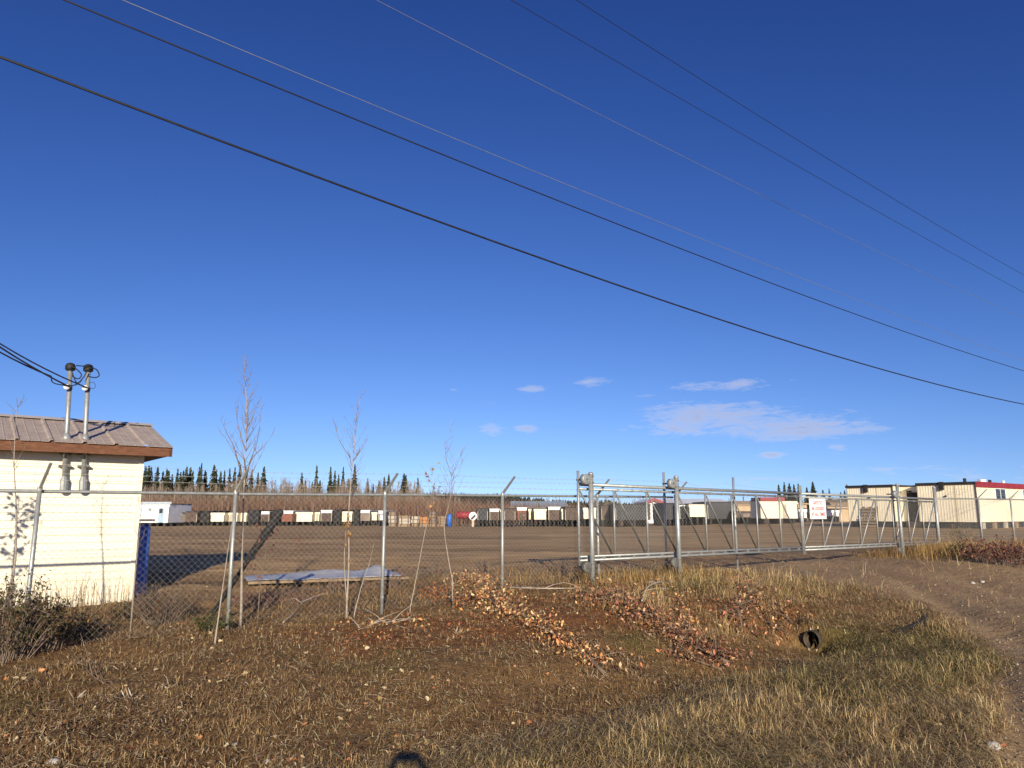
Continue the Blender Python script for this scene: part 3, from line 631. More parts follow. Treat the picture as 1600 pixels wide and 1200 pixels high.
# dark pole leaning on the inside of the fence
p1 = on_line(439, 797, PF + .12); p0 = on_line(322, 914, PF + .75); p0 = Vector((p0.x, p0.y, hz(p0.x, p0.y) - .05))
b = MB(); b.tube([p0, p0.lerp(p1, .6), p0.lerp(p1, .62), p0.lerp(p1, .99), p1], [.032, .036, .055, .06, .05], 10)
setp(b.build('leaning_pole', SOOT, None, True), 'black pole leaning against the inside of the fence, thicker at its top', 'pole')

# ------------------------------------------------------------------ overhead lines along the road
def wire(pts, p, r, m, lab, ext=(-26, 62)):
    q = [on_line(x, y, p) for x, y in pts]; s = np.array([v.x * D2[0] + v.y * D2[1] for v in q]); z = np.array([v.z for v in q])
    c = np.polyfit(s, z, 2); c[0] = max(c[0], .0006); lin = np.polyfit(s, z - c[0] * s ** 2, 1)
    b = MB(); b.tube([plan(t, p, c[0] * t * t + lin[0] * t + lin[1]) for t in np.linspace(*ext, 60)], r, 6)
    setp(b.build('power_line', m), lab, 'power line', 'overhead lines along the road')
wire([(0, 86), (200, 165), (550, 300), (900, 425), (1250, 537), (1600, 632)], 9.4, .0155, CABLE, 'thickest and lowest black overhead cable crossing the whole sky')
wire([(122, 0), (400, 130), (800, 290), (1200, 437), (1600, 580)], 9.2, .0105, CABLE, 'black overhead cable second from the bottom, above the thickest one')
wire([(198, 0), (500, 129), (800, 259), (1200, 412), (1600, 563)], 9.2, .0052, CABLEG, 'thin pale overhead wire just above the second black cable')
wire([(594, 0), (800, 112), (1050, 238), (1300, 357), (1600, 497)], 9.4, .0048, CABLEG, 'lowest of the three thin wires in the upper right sky')
wire([(797, 0), (1000, 119), (1300, 287), (1600, 458)], 8.4, .0055, CABLE, 'middle one of the three thin wires in the upper right sky')
wire([(900, 0), (1100, 127), (1350, 283), (1600, 430)], 7.6, .0055, CABLE, 'topmost of the three thin wires in the upper right sky')

# ------------------------------------------------------------------ the far row of skid units and trailers
ORDN = ['first', 'second', 'third', 'fourth', 'fifth', 'sixth', 'seventh', 'eighth', 'ninth', 'tenth', 'eleventh', 'twelfth', 'thirteenth', 'fourteenth', 'fifteenth', 'sixteenth',
        'seventeenth', 'eighteenth', 'nineteenth', 'twentieth', 'twenty-first', 'twenty-second', 'twenty-third', 'twenty-fourth', 'twenty-fifth', 'twenty-sixth', 'twenty-seventh', 'twenty-eighth', 'twenty-ninth', 'thirtieth']
CM = {'cream': CREAMT, 'brown': BROWNT, 'black': SOOT, 'red brown': REDB, 'grey brown': GREYB, 'charcoal': NAVY, 'pale': PALE, 'white': WHITE}
def xr(px, y): return (px - 800) / FPX * (y * math.cos(PITCH) ** -1 * 1.0) * 0.9852      # metres right of the axis at distance y (near the horizon)
def unit_(px0, px1, yt, yb, Y, colour, label, depth=9.0, roof=None, door=None, skid=True, ribs=True, group='skid units in the far row', name='skid_unit', cat='trailer', inset=None):
    a = at_y(px0, yb, Y); c = at_y(px1, yb, Y); t = at_y(px0, yt, Y); w = c.x - a.x; z0 = min(hz(a.x, Y), a.z) ; zf = a.z if a.z > z0 + .05 else z0; h = t.z - zf; m = CM[colour]
    rt = empty(name, (a.x + w / 2, Y + depth / 2, z0), label, cat, group)
    sk = .28 if skid else 0
    b = MB(); b.box((a.x, Y, zf + sk), (w, 0, 0), (0, depth, 0), (0, 0, h - sk)); bd = b.build('body', m, rt)
    if skid:
        for k in (.12, .5, .88):
            b = MB(); b.box((a.x + w * k - .12, Y + .06, z0 - .1), (.24, 0, 0), (0, depth - .2, 0), (0, 0, zf + sk - z0 + .1)); b.build('skid_runner', SOOT, rt)
    b = MB(); b.box((a.x - .05, Y - .06, zf + h), (w + .1, 0, 0), (0, depth + .12, 0), (0, 0, .1)); b.build('roof', CM[roof] if roof else SOOT, rt)
    if roof:
        b = MB(); b.box((a.x, Y - .05, zf + h - .32), (w, 0, 0), (0, .04, 0), (0, 0, .3)); b.build('roof_fascia', CM[roof], rt)
    for sx in (0, w - .08):
        b = MB(); b.box((a.x + sx, Y - .035, zf + sk), (.08, 0, 0), (0, .03, 0), (0, 0, h - sk - .34)); b.build('corner_post', PALE if colour in ('brown', 'charcoal', 'grey brown') else SOOT, bd)
    if ribs:
        nr = max(2, int(w / .6))
        for i in range(1, nr):
            b = MB(); b.box((a.x + w * i / nr - .02, Y - .022, zf + sk + .05), (.04, 0, 0), (0, .02, 0), (0, 0, h - sk - .42)); b.build('cladding_rib', m, bd)
    if door is not None:
        b = MB(); b.box((a.x + w * door[0], Y - .05, zf + sk + .02), (w * door[1], 0, 0), (0, .045, 0), (0, 0, (h - sk) * door[2])); dd = b.build('door', CM[door[3]], rt)
        b = MB(); b.cbox((a.x + w * (door[0] + door[1] * .85), Y - .07, zf + sk + h * .35), .06, .05, .16); b.build('door_handle', GALV, dd)
    return rt
# office trailer at the left end
Y = 104; a = at_y(211, 820, Y); c = at_y(263, 820, Y); t = at_y(211, 787, Y); w = c.x - a.x; h = t.z - a.z
rt = unit_(205, 263, 788, 820, Y, 'white', 'white office trailer with a pale blue door, at the left end beside the shed', 7, None, None, True, True, None, 'office_trailer')
b = MB(); b.box((a.x + w * .68, Y - .07, a.z + .3), (w * .16, 0, 0), (0, .06, 0), (0, 0, h * .68)); d_ = b.build('door', mat('pale blue door paint', (.30, .42, .52), (.38, .5, .6), rough=.5), rt)
b = MB(); b.box((a.x + w * .705, Y - .1, a.z + h * .55), (w * .1, 0, 0), (0, .03, 0), (0, 0, h * .22)); b.build('door_window', GLASS, d_)
b = MB(); b.box((a.x + w * .02, Y - .07, a.z + h * .62), (w * .08, 0, 0), (0, .05, 0), (0, 0, h * .16)); b.build('window', GLASS, rt)
b = MB(); b.box((a.x - .3, Y - .06, a.z + h * .17), (w * .66, 0, 0), (0, .05, 0), (0, 0, h * .1)); b.build('dark_trim_band', BROWNT, rt)
b = MB(); b.box((a.x - .3, Y - .12, t.z - .05), (w + .55, 0, 0), (0, .1, 0), (0, 0, .3)); b.build('eave', mat('blue grey eave', (.36, .42, .5), (.44, .5, .57), rough=.5), rt)
b = MB(); b.tube([(a.x + w * .42, Y - .02, a.z + h * .72), (a.x + w * .42, Y - .16, a.z + h * .72)], .22, 12); b.build('exhaust_vent', GALV, rt)
# the row itself
ROW = [(270, 284, 802, 818, 'cream', None, (.02, .5, .55, 'black')), (284, 308, 800, 818.5, 'brown', None, None), (309, 327, 799, 819, 'black', None, None),
       (328, 351, 801, 818, 'cream', None, None), (356, 372, 801, 818, 'cream', None, (.1, .3, .8, 'pale')), (374, 386, 801, 818, 'cream', None, None), (387, 404, 798, 819, 'black', None, None),
       (407, 421, 800, 818, 'brown', 'white', None), (424, 437, 799, 818, 'black', None, None), (439, 458, 799, 818, 'red brown', 'white', None), (459, 489, 800, 818, 'cream', None, (.02, .12, .8, 'black')),
       (491, 500, 800, 817, 'cream', None, (.3, .4, .8, 'pale')), (501, 519, 798, 818, 'brown', 'white', None), (520, 532, 797, 819, 'black', None, None), (533, 551, 799, 818, 'cream', None, (.5, .2, .85, 'grey brown')),
       (552, 561, 797, 818, 'black', None, None), (562, 578, 798, 817, 'grey brown', 'white', None), (580, 590, 800, 816, 'cream', None, None), (591, 604, 799, 816, 'grey brown', 'white', (.2, .5, .6, 'white'))]
for i, (x0, x1, yt, yb, col, roof, door) in enumerate(ROW):
    unit_(x0, x1 - .8, yt, yb, 108 + 1.2 * ((i * 7) % 3), col, '%s skid unit%s, far row, %s right of white office trailer' % (col, ' with white eave' if roof else '', ORDN[i]), 8, roof, door)
ROW2 = [(746, 763, 795, 816, 'charcoal', None, None), (765, 781, 796, 816, 'brown', 'white', None), (781.5, 787, 796, 815, 'cream', None, None), (788, 806, 795, 816, 'brown', None, None), (808, 824, 794, 816, 'red brown', 'white', (.2, .6, .6, 'brown')),
        (825.5, 831, 795, 815, 'cream', None, None), (834, 855, 795, 815, 'cream', None, None), (857, 876, 793, 816, 'brown', 'white', None), (877, 882, 795, 815, 'cream', None, None), (883, 906, 793, 816, 'brown', None, None),
        (911, 933, 793, 814, 'cream', None, (.36, .1, .85, 'pale')), (940, 961, 791, 816, 'brown', None, None), (962, 1018, 789, 816, 'charcoal', None, None), (1038, 1056, 787, 815, 'charcoal', None, None),
        (1058, 1076, 789, 814, 'white', None, (.3, .6, .9, 'black')), (1077, 1104, 788, 811, 'cream', None, None), (1106, 1148, 785, 814, 'charcoal', None, None)]
for i, (x0, x1, yt, yb, col, roof, door) in enumerate(ROW2):
    unit_(x0, x1 - .8, yt, yb, 100 + 1.3 * ((i * 5) % 3) - (4 if i > 11 else 0), col, '%s skid unit%s in row behind gate, %s right of white disc' % (col, ' with white eave' if roof else '', ORDN[i]), 8, roof, door, group='skid units behind the gate')
rt = unit_(1188, 1248, 783, 814, 84, 'cream', 'cream trailer with a red roof standing alone behind the right half of the gate', 3.2, None, (.60, .10, .8, 'pale'), True, True, None, 'red_roofed_trailer')
a = at_y(1188, 783, 84); c = at_y(1226, 783, 84); b = MB(); b.box((a.x, 83.9, a.z), (c.x - a.x, 0, 0), (0, 3.4, 0), (0, 0, .42)); b.build('raised_roof', RED, rt)

# stored odds and ends between the two rows
def stack(px0, px1, yt, yb, Y, n, m, lab, name='lumber_stack', cat='stack', rough_=.15, group='stacks in the far yard'):
    a = at_y(px0, yb, Y); c = at_y(px1, yb, Y); t = at_y(px0, yt, Y); w = c.x - a.x; g0 = hz(a.x, Y); z0 = g0; h = t.z - z0
    rt = empty(name, (a.x + w / 2, Y, z0), lab, cat, group)
    for i in range(n):
        o = random.uniform(0, rough_) * w; ln = w * random.uniform(1 - rough_, 1) - o
        b = MB(); b.box((a.x + o, Y + random.uniform(0, .2), z0 + h * i / n + (0 if i else -.05)), (ln, 0, 0), (0, 1.4, 0), (0, 0, h / n * .86 + (0 if i else .05))); b.build('bundle', m if i % 3 else LUMB, rt)
        for k in (.2, .8):
            b = MB(); b.box((a.x + o + ln * k, Y - .02, z0 + h * i / n), (.12, 0, 0), (0, 1.3, 0), (0, 0, h / n)); b.build('spacer', BROWNT, rt)
    return rt
stack(606, 620, 799, 817, 103, 4, PALE, 'tall stack of pale pallets in the far yard')
stack(621, 641, 805, 817, 102, 4, PALE, 'left one of two low stacks of pale beams beside the pallets')
stack(642, 655, 806, 817, 102.5, 3, PALE, 'right one of two low stacks of pale beams, next to the rusty crate')
stack(655, 671, 807, 817, 101, 3, ORANGE, 'rusty orange crate stack in the far yard', 'crate_stack')
stack(671, 682, 799, 817, 101.5, 5, GREYB, 'narrow upright grey stack in the far yard')
stack(683, 698, 806, 817, 104, 4, LUMB, 'low brown stack beside the blue tank in the far yard')
for (x0, x1, yt, yb, Y, m, lab, nm) in ((698, 706, 803, 817, 100, BLUE, 'small blue tank among the stacks in the far yard', 'storage_tank'), (713, 735, 799, 811, 106, RED, 'bright red tank lying in the far yard beside the white disc', 'storage_tank')):
    a = at_y(x0, yb, Y); c = at_y(x1, yb, Y); t = at_y(x0, yt, Y); g0 = hz(a.x, Y); r = (t.z - max(a.z, g0)) / 2; zc = t.z - r
    rt = empty(nm, ((a.x + c.x) / 2, Y, g0), lab, 'tank', 'tanks in the far yard'); b = MB(); w = c.x - a.x
    if w > 1.6: b.tube([(a.x, Y, zc), (a.x + .12, Y, zc), (c.x - .12, Y, zc), (c.x, Y, zc)], [r * .7, r, r, r * .7], 16)
    else: b.tube([((a.x + c.x) / 2, Y, g0), ((a.x + c.x) / 2, Y, t.z - .2), ((a.x + c.x) / 2, Y, t.z)], [w / 2, w / 2, w * .2], 16)
    b.build('shell', m, rt, True)
    if w > 1.6:
        for k in (.22, .78):
            b = MB(); b.box((a.x + w * k - .1, Y - .5, g0 - .05), (.2, 0, 0), (0, 1, 0), (0, 0, zc - r * .6 - g0 + .05)); b.build('saddle', SOOT, rt)
    else:
        b = MB(); b.tube([((a.x + c.x) / 2, Y, t.z - .02), ((a.x + c.x) / 2, Y, t.z + .12)], .1, 8); b.build('filler_cap', SOOT, rt)
Y = 99; a = at_y(739, 815, Y); t = at_y(739, 800, Y); r = 6.2 / FPX * Y; c = Vector((a.x, Y, t.z - r)); rt = empty('round_white_panel', (c.x, Y, hz(c.x, Y)), 'round white panel with a dark bar propped in front of a red tank', 'panel')
b = MB(); b.tube([c, c + Vector((0, .12, 0))], r, 20); b.build('disc', WHITE, rt)
b = MB(); b.box(c + Vector((-r * .6, -.05, -r * .55)), (r * 1.0, 0, r * .95), (0, .04, 0), (.2, 0, -.2)); b.build('dark_bar', NAVY, rt)
b = MB(); b.box((c.x - .15, Y + .02, hz(c.x, Y) - .1), (.3, 0, 0), (0, .1, 0), (0, 0, c.z - r * .8 - hz(c.x, Y) + .1)); b.build('prop', PALE, rt)

# ------------------------------------------------------------------ sheds and halls behind the yard
def hall(px0, px1, ye, yr, yb, Y, wall, roof, label, depth=18, trim=None, name='metal_hall', gable=None, nwin=0):
    a = at_y(px0, yb, Y); c = at_y(px1, yb, Y); e = at_y(px0, ye, Y).z; zr = at_y(px0, yr, Y + depth / 2).z; g0 = min(hz(a.x, Y), hz(c.x, Y)) - .1; w = c.x - a.x
    rt = empty(name, (a.x + w / 2, Y + depth / 2, g0), label, 'building', 'buildings behind the yard')
    b = MB(); b.box((a.x, Y, g0), (w, 0, 0), (0, depth, 0), (0, 0, e - g0)); 
    for x in (a.x, c.x): b.add([(x, Y, e), (x, Y + depth, e), (x, Y + depth / 2, zr - .1)], [(0, 1, 2)])
    b.build('wall', wall, rt)
    for s in (0, 1):
        y0 = Y - .4 if s == 0 else Y + depth + .4; nsh = max(3, int(w / 2.5))
        for i in range(nsh):
            b = MB(); x0 = a.x - .3 + (w + .6) * i / nsh; x1 = a.x - .3 + (w + .6) * (i + 1) / nsh - .06
            b.hexa([(x0, y0, e - .12), (x1, y0, e - .12), (x1, Y + depth / 2, zr - .12), (x0, Y + depth / 2, zr - .12), (x0, y0, e + .05), (x1, y0, e + .05), (x1, Y + depth / 2, zr + .05), (x0, Y + depth / 2, zr + .05)]); b.build('roof_sheet', roof, rt)
    if trim:
        b = MB(); b.box((a.x - .32, Y - .5, e - .25), (w + .64, 0, 0), (0, .08, 0), (0, 0, .35)); b.build('eave_trim', trim, rt)
    for i in range(nwin):
        b = MB(); x = a.x + w * (i + .6) / nwin; b.box((x, Y - .05, e - 2.2), (1.4, 0, 0), (0, .06, 0), (0, 0, 1.1)); f = b.build('window_frame', WHITE, rt)
        b = MB(); b.box((x + .1, Y - .08, e - 2.1), (1.2, 0, 0), (0, .05, 0), (0, 0, .9)); b.build('pane', GLASS, f)
    return rt
hall(800, 888, 793, 783.5, 812, 150, TEAL, TEAL, 'long hall with pale grey blue roof behind the skid units left of the gate', 26)
hall(1030, 1150, 788, 780, 812, 140, WHITE, WHITE, 'white metal hall with red eave trim behind the gate', 22, RED)
# its gable wing turned to the viewer
a = at_y(1013, 812, 128); c = at_y(1046, 812, 128); t = at_y(1030, 781, 128); g0 = hz(a.x, 128) - .1; e = at_y(1013, 790, 128).z
rt = empty('gabled_building', ((a.x + c.x) / 2, 133, g0), 'white gabled building with a red edged roof behind the gate', 'building', 'buildings behind the yard')
xm = at_y(1022, 781, 128).x; b = MB(); P = [(a.x, g0), (c.x, g0), (c.x, e), (xm, t.z), (a.x, e + .6)]
b.add([(x, 128, z) for x, z in P] + [(x, 142, z) for x, z in P], [(0, 1, 2, 3, 4), (9, 8, 7, 6, 5), (1, 6, 7, 2), (0, 4, 9, 5)]); b.build('wall', WHITE, rt)
for (p, q) in (((a.x - .4, e + .5), (xm, t.z + .1)), ((xm, t.z + .1), (c.x + .4, e - .1))):
    b = MB(); b.hexa([(p[0], 127.5, p[1]), (q[0], 127.5, q[1]), (q[0], 142, q[1]), (p[0], 142, p[1]), (p[0], 127.5, p[1] + .15), (q[0], 127.5, q[1] + .15), (q[0], 142, q[1] + .15), (p[0], 142, p[1] + .15)]); b.build('roof_slope', WHITE, rt)
    b = MB(); b.hexa([(p[0], 127.35, p[1] - .3), (q[0], 127.35, q[1] - .3), (q[0], 127.48, q[1] - .3), (p[0], 127.48, p[1] - .3), (p[0], 127.35, p[1] + .2), (q[0], 127.35, q[1] + .2), (q[0], 127.48, q[1] + .2), (p[0], 127.48, p[1] + .2)]); b.build('barge_board', RED, rt)
hall(1152, 1190, 789, 783, 812, 150, TANC, TANC, 'tan shed left of the red roofed trailer', 10)
hall(1246, 1262, 787, 785, 810, 120, TANC, TANC, 'narrow tan shed just left of the gate sign', 6)
hall(1300, 1343, 786, 781, 812, 118, TANC, LUMB, 'low tan shed left of the cream trailer block', 8, None, 'tan_shed', None, 2)
hall(1296, 1352, 793, 790, 816, 100, TANC, TANC, 'lower tan lean-to in front of the low tan shed', 5, None, 'lean_to')
for (x0, x1, yt, yb, Y, col, lab) in ((1150, 1186, 800, 812, 96, 'brown', 'low dark brown flatbed left of the red roofed trailer'), (1249, 1262, 795, 813, 92, 'white', 'small white van body partly behind the gate stiles'), (1300, 1312, 797, 810, 98, 'white', 'small white cabin near the lean-to')):
    unit_(x0, x1, yt, yb, Y, col, lab, 4, None, (.3, .3, .7, 'grey brown'), True, True, 'small units behind the gate')
for (px, yt, Y) in ((1327, 757, 120), (1163, 776, 160)):
    q = at_y(px, 810, Y); b = MB(); tz = at_y(px, yt, Y).z; b.tube([(q.x, Y, hz(q.x, Y) - .3), (q.x, Y, tz)], [.16, .11], 8)
    o = b.build('utility_pole', SPTR, None, True); setp(o, 'short dark utility pole left of the cream trailers' if px > 1300 else 'distant utility pole behind the tan shed', 'pole')

# ------------------------------------------------------------------ cream camp trailers at the right, end walls towards the gate
def camp(R0, w, L, h, zb, label, roofm, ends=True, wins=(), door=False, side_m=CREAMT):
    """R0 near right corner of the end wall; the end wall runs along N, the long side along D"""
    rt = empty('camp_trailer', (R0.x, R0.y, hz(R0.x, R0.y)), label, 'trailer', 'cream camp trailers')
    up = Vector((0, 0, 1)); o = Vector((R0.x, R0.y, zb)); g0 = hz(R0.x, R0.y)
    b = MB(); b.box(o, D3 * L, N3 * w, up * h); b.build('body', side_m, rt)
    n = max(6, int(w / .2)); 
    for i in range(n):                        # ribbed end cladding
        b = MB(); u = w * (i + .5) / n; b.box(o + N3 * (u - .02) - D3 * .015, N3 * .04, D3 * .02, up * (h - .1)); b.build('cladding_rib', CREAMT, rt)
    for u in (.0, w / 3, 2 * w / 3, w - .06):
        b = MB(); b.box(o + N3 * u - D3 * .03, N3 * .045, D3 * .035, up * (h - .07)); b.build('end_batten', SEAMC, rt)
    b = MB(); b.box(o - D3 * .10 - N3 * .06 + up * h, D3 * (L + .2), N3 * (w + .12), up * .12); b.build('roof', roofm, rt)
    b = MB(); b.box(o - D3 * .11 - N3 * .06 + up * (h - .06), D3 * .06, N3 * (w + .12), up * .19); b.build('roof_edge', SOOT, rt)
    b = MB(); b.box(o - D3 * .07 - N3 * .05, D3 * .06, N3 * .07, up * h); b.build('corner_trim', BROWNT, rt)
    b = MB(); c = o + N3 * (w * .52) - D3 * .22 + up * (h - .45); b.box(c, D3 * .2, N3 * .32, up * .62); b.build('vent_box', SOOT, rt)
    b = MB(); c = o + N3 * (w * .5) - D3 * .12 + up * (h * .68); b.tube([c, c + D3 * .12], .07, 8); b.build('end_lamp', SOOT, rt)
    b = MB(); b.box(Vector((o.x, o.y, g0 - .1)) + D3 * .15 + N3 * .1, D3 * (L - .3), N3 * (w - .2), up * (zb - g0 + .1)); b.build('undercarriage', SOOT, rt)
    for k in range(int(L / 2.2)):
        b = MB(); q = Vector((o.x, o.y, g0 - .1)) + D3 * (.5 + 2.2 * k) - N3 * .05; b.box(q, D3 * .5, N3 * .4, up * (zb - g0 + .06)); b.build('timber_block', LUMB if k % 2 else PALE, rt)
    for (u0, u1, v0, v1) in wins:
        b = MB(); q = o + D3 * u0 - N3 * .04 + up * v0; b.box(q, D3 * (u1 - u0), N3 * .05, up * (v1 - v0)); f = b.build('window_frame', WHITE, rt)
        for (t0, t1) in ((.04, .46), (.54, .96)):
            b = MB(); b.box(q + D3 * ((u1 - u0) * t0) - N3 * .02 + up * .06, D3 * ((u1 - u0) * (t1 - t0)), N3 * .03, up * (v1 - v0 - .12)); b.build('pane', GLASS, f)
    return rt, o
YR = 56.5; Rb = at_y(1530, 816, YR); tz = at_y(1524, 755, YR).z; hgt = tz - Rb.z
rt2, o2 = camp(Rb, 4.3, 17, hgt, Rb.z, 'cream camp trailer with dark red roof edge and windows along its side', BROWNT, wins=[(3.6, 5.6, 1.72, 2.62), (9.4, 11.2, 1.72, 2.62), (13.4, 15, 1.72, 2.62)])
b = MB(); b.box(o2 - N3 * .09 + D3 * .1 + Vector((0, 0, hgt - .28)), D3 * 17, N3 * .09, (0, 0, .42)); b.build('red_fascia', RED, rt2)
for k, u in enumerate((1.3, 4.6, 6.2, 9.0)):
    b = MB(); q = o2 + D3 * u + N3 * 1.2 + Vector((0, 0, hgt + .1)); b.tube([q, q + Vector((0, 0, .35))], .12 if k != 1 else .3, 8); b.build('roof_vent', WHITE if k % 2 else SOOT, rt2)
L2 = Rb + N3 * 4.3; R1 = L2 + N3 * 1.75 - D3 * .4; 
rt1, o1 = camp(R1, 3.9, 12, hgt - .06, Rb.z, 'cream camp trailer with a ribbed end wall and a pallet stair leaning below it', BROWNT)
# link between the two, its entrance shade put in as a black panel
lk = empty('entrance_link', (L2.x, L2.y, hz(L2.x, L2.y)), 'cream link between the two camp trailers with a black panel as entrance shade', 'entrance')
b = MB(); q = Vector((L2.x, L2.y, Rb.z)) + D3 * .9 + N3 * .02; b.box(q, D3 * 4, N3 * 1.7, (0, 0, hgt - .08)); b.build('wall', CREAMT, lk)
b = MB(); b.box(q - D3 * .06 + N3 * .05, D3 * .07, N3 * 1.15, (0, 0, hgt * .80)); b.build('doorway_shade', SOOT, lk)  # solid black slab on the wall, standing in for the shade inside the opening
b = MB(); b.box(q - D3 * .05 - N3 * .02 + Vector((0, 0, hgt - .1)), D3 * 4.1, N3 * 1.74, (0, 0, .1)); b.build('roof', SOOT, lk)
b = MB(); b.box(q - D3 * .1 + Vector((0, 0, -.45)) + N3 * .1, D3 * .8, N3 * 1.3, (0, 0, .4)); b.build('step', LUMB, lk)
b = MB(); b.cbox(q - D3 * .3 + N3 * .9 + Vector((0, 0, hgt * .83)), .3, .25, .15); b.build('entrance_lamp', SOOT, lk)
# pallet stair leaning on the left trailer
q = R1 + N3 * 1.3 - D3 * .6; g0 = hz(q.x, q.y); ps = empty('pallet', (q.x, q.y, g0), 'grey wooden pallet leaning on the end of the left camp trailer', 'pallet')
for i in range(7):
    b = MB(); z = g0 + .03 + i * .24; b.box(Vector((q.x, q.y, z)) + D3 * (.45 * i / 7) , N3 * 1.25, D3 * .05, (0, 0, .15)); b.build('slat', LUMB, ps)
for k in (0, .58, 1.13):
    b = MB(); c0 = Vector((q.x, q.y, g0)) + N3 * k + D3 * .05; c1 = c0 + D3 * .45 + Vector((0, 0, 1.7)); b.hexa([c0, c0 + N3 * .1, c0 + N3 * .1 + D3 * .1, c0 + D3 * .1, c1, c1 + N3 * .1, c1 + N3 * .1 + D3 * .1, c1 + D3 * .1]); b.build('stringer', BROWNT, ps)

# ------------------------------------------------------------------ woods behind the yard
def spruce_mesh(seed, H=1.0):
    r = np.random.default_rng(seed); V = []; F = []; n = 0; lv = 30; slim = r.uniform(.085, .13)
    for i in range(lv):
        t = (i + .5) / lv; z = .10 + .9 * t; rad = slim * (1 - t) ** .75 * (.75 + .5 * r.random()) + .008; k = int(13 - 6 * t)
        for j in range(k):
            th = 2 * np.pi * (j + r.random()) / k; L = rad * r.uniform(.45, 1.25); d = np.array([np.cos(th), np.sin(th), 0]); e = np.array([-d[1], d[0], 0]); w = L * .42 + .004
            c = np.array([0, 0, z + r.uniform(-.01, .01)]); tip = c + d * L - np.array([0, 0, L * r.uniform(.25, .75)]); mid = c + d * L * .55 + np.array([0, 0, -.02 * r.random()])
            V += [c + np.array([0, 0, .012]), mid + e * w, tip, mid - e * w, mid + np.array([0, 0, -.022])]; F += [(n, n + 1, n + 2), (n, n + 2, n + 3), (n + 1, n + 4, n + 2), (n + 4, n + 3, n + 2)]; n += 5
    me = bpy.data.meshes.new('spruce_crown'); me.from_pydata([tuple(v) for v in V], [], F); me.materials.append(SPRUCE)
    b = MB(); b.tube([(0, 0, -.03), (0, 0, .5), (0, 0, .98)], [.011, .007, .002], 6); mt = bpy.data.meshes.new('spruce_trunk'); mt.from_pydata(b.v, [], b.f); mt.materials.append(SPTR)
    return me, mt
SPM = [spruce_mesh(s) for s in range(6)]
def spruce(px, ytop, Y, lab, grp, fat=1.0):
    q = at_y(px, 800, Y); g0 = hz(q.x, Y); H = at_y(px, ytop, Y).z - g0
    rt = empty('spruce_tree', (q.x, Y, g0), lab, 'tree', grp); me, mt = random.choice(SPM)
    for nm, m in (('crown', me), ('trunk', mt)):
        o = bpy.data.objects.new(nm, m); COL.objects.link(o); o.parent = rt; o.scale = (H * fat * 1.2, H * fat * 1.2, H); o.rotation_euler = (0, 0, random.uniform(0, 6.28))
LS = [(222, 728, 1.2), (227, 727, 1.2), (231, 729, 1), (241, 729, 1.2), (250, 736, 1), (256, 733, 1.1), (259, 735, 1), (265, 740, 1), (273, 732, 1), (278, 737, 1), (282, 735, 1), (287, 729, 1.1), (293, 730, 1.2), (297, 735, 1),
      (307, 729, 1), (310, 723, .7), (316, 734, 1), (318, 737, .9), (330, 726, 1.1), (334, 733, 1), (341, 736, 1), (347, 734, .8), (355, 731, .7), (363, 730, 1), (371, 726, .9), (379, 727, 1), (390, 733, .8), (400, 738, .9), (409, 728, 1.1),
      (469, 738, 1.1), (475, 750, 1), (486, 752, .9), (492, 726, .8), (498, 750, 1), (514, 729, .8), (521, 735, .9), (527, 741, 1), (534, 729, .8), (543, 747, 1), (552, 724, .8), (573, 747, 1), (582, 756, 1), (591, 751, .9), (599, 744, .9), (606, 741, 1), (630, 739, 1.3), (633, 742, 1.2), (652, 746, 1)]
NG = {}
KEY = {}
for i, (px, yt, ft) in enumerate(LS):
    k = 'dense spruce clump beside the shed' if px < 300 else ('spruces behind the tall sapling' if px < 420 else 'spruces between the saplings'); NG[k] = NG.get(k, -1) + 1
    spruce(px, yt, 178 + 10 * ((i * 37) % 5) / 5, 'dark spruce in %s, %s from the left' % (('the dense clump beside the shed', 'the treeline behind the tallest sapling', 'the gappy treeline between the saplings')[0 if px < 300 else (1 if px < 420 else 2)], ORDN[NG[k]]), k, ft)
for i, (px, yt, ft) in enumerate(((1219, 757, 1.4), (1228, 753, 1.2), (1236, 755, 1.8), (1243, 756, 1.2), (1250, 755, 1.2), (1263, 761, 1.3), (1273, 752, 1.5), (1288, 765, 1.5), (1298, 763, .9), (1316, 768, 1.2), (1322, 766, 1.2), (1333, 765, 1))):
    spruce(px, yt, 170, 'dark spruce above the gate sign, %s from the left' % ORDN[i], 'spruces above the gate sign', ft)
# bare deciduous trees
def bare_tree_mesh(seed):
    r = random.Random(seed); b = MB(); tw = MB(); top = (r.uniform(-.04, .04), r.uniform(-.04, .04), 1)
    b.tube([(0, 0, -.02), (top[0] * .3, top[1] * .3, .4), (top[0] * .8, top[1] * .8, .75), top], [.0085, .007, .0045, .0012], 5)
    for i in range(34):
        t = r.uniform(.28, .97); z = t; th = r.uniform(0, 6.28); L = (1.05 - t) * r.uniform(.14, .36) + .03; d = Vector((math.cos(th), math.sin(th), r.uniform(1.0, 2.4))).normalized(); c = Vector((top[0] * t, top[1] * t, z)); e = c + d * L
        tw.tube([c, e], [.0034, .0014], 3, False)
        for j in range(3): 
            u = r.uniform(.3, .95); q = c.lerp(e, u); dd = (d + Vector((r.uniform(-.7, .7), r.uniform(-.7, .7), r.uniform(0, .5)))).normalized(); tw.tube([q, q + dd * L * .45], [.0024, .001], 3, False)
    out = []
    for nm, bb, m in (('birch_trunk', b, BIRCH), ('birch_twigs', tw, TWIGF)):
        me = bpy.data.meshes.new(nm); me.from_pydata(bb.v, [], bb.f); me.materials.append(m); out.append(me)
    return out
TWIGF = mat('far twigs', (.20, .15, .115), (.30, .235, .185), rough=.95, scale=.3)
BTM = [bare_tree_mesh(s) for s in range(7)]
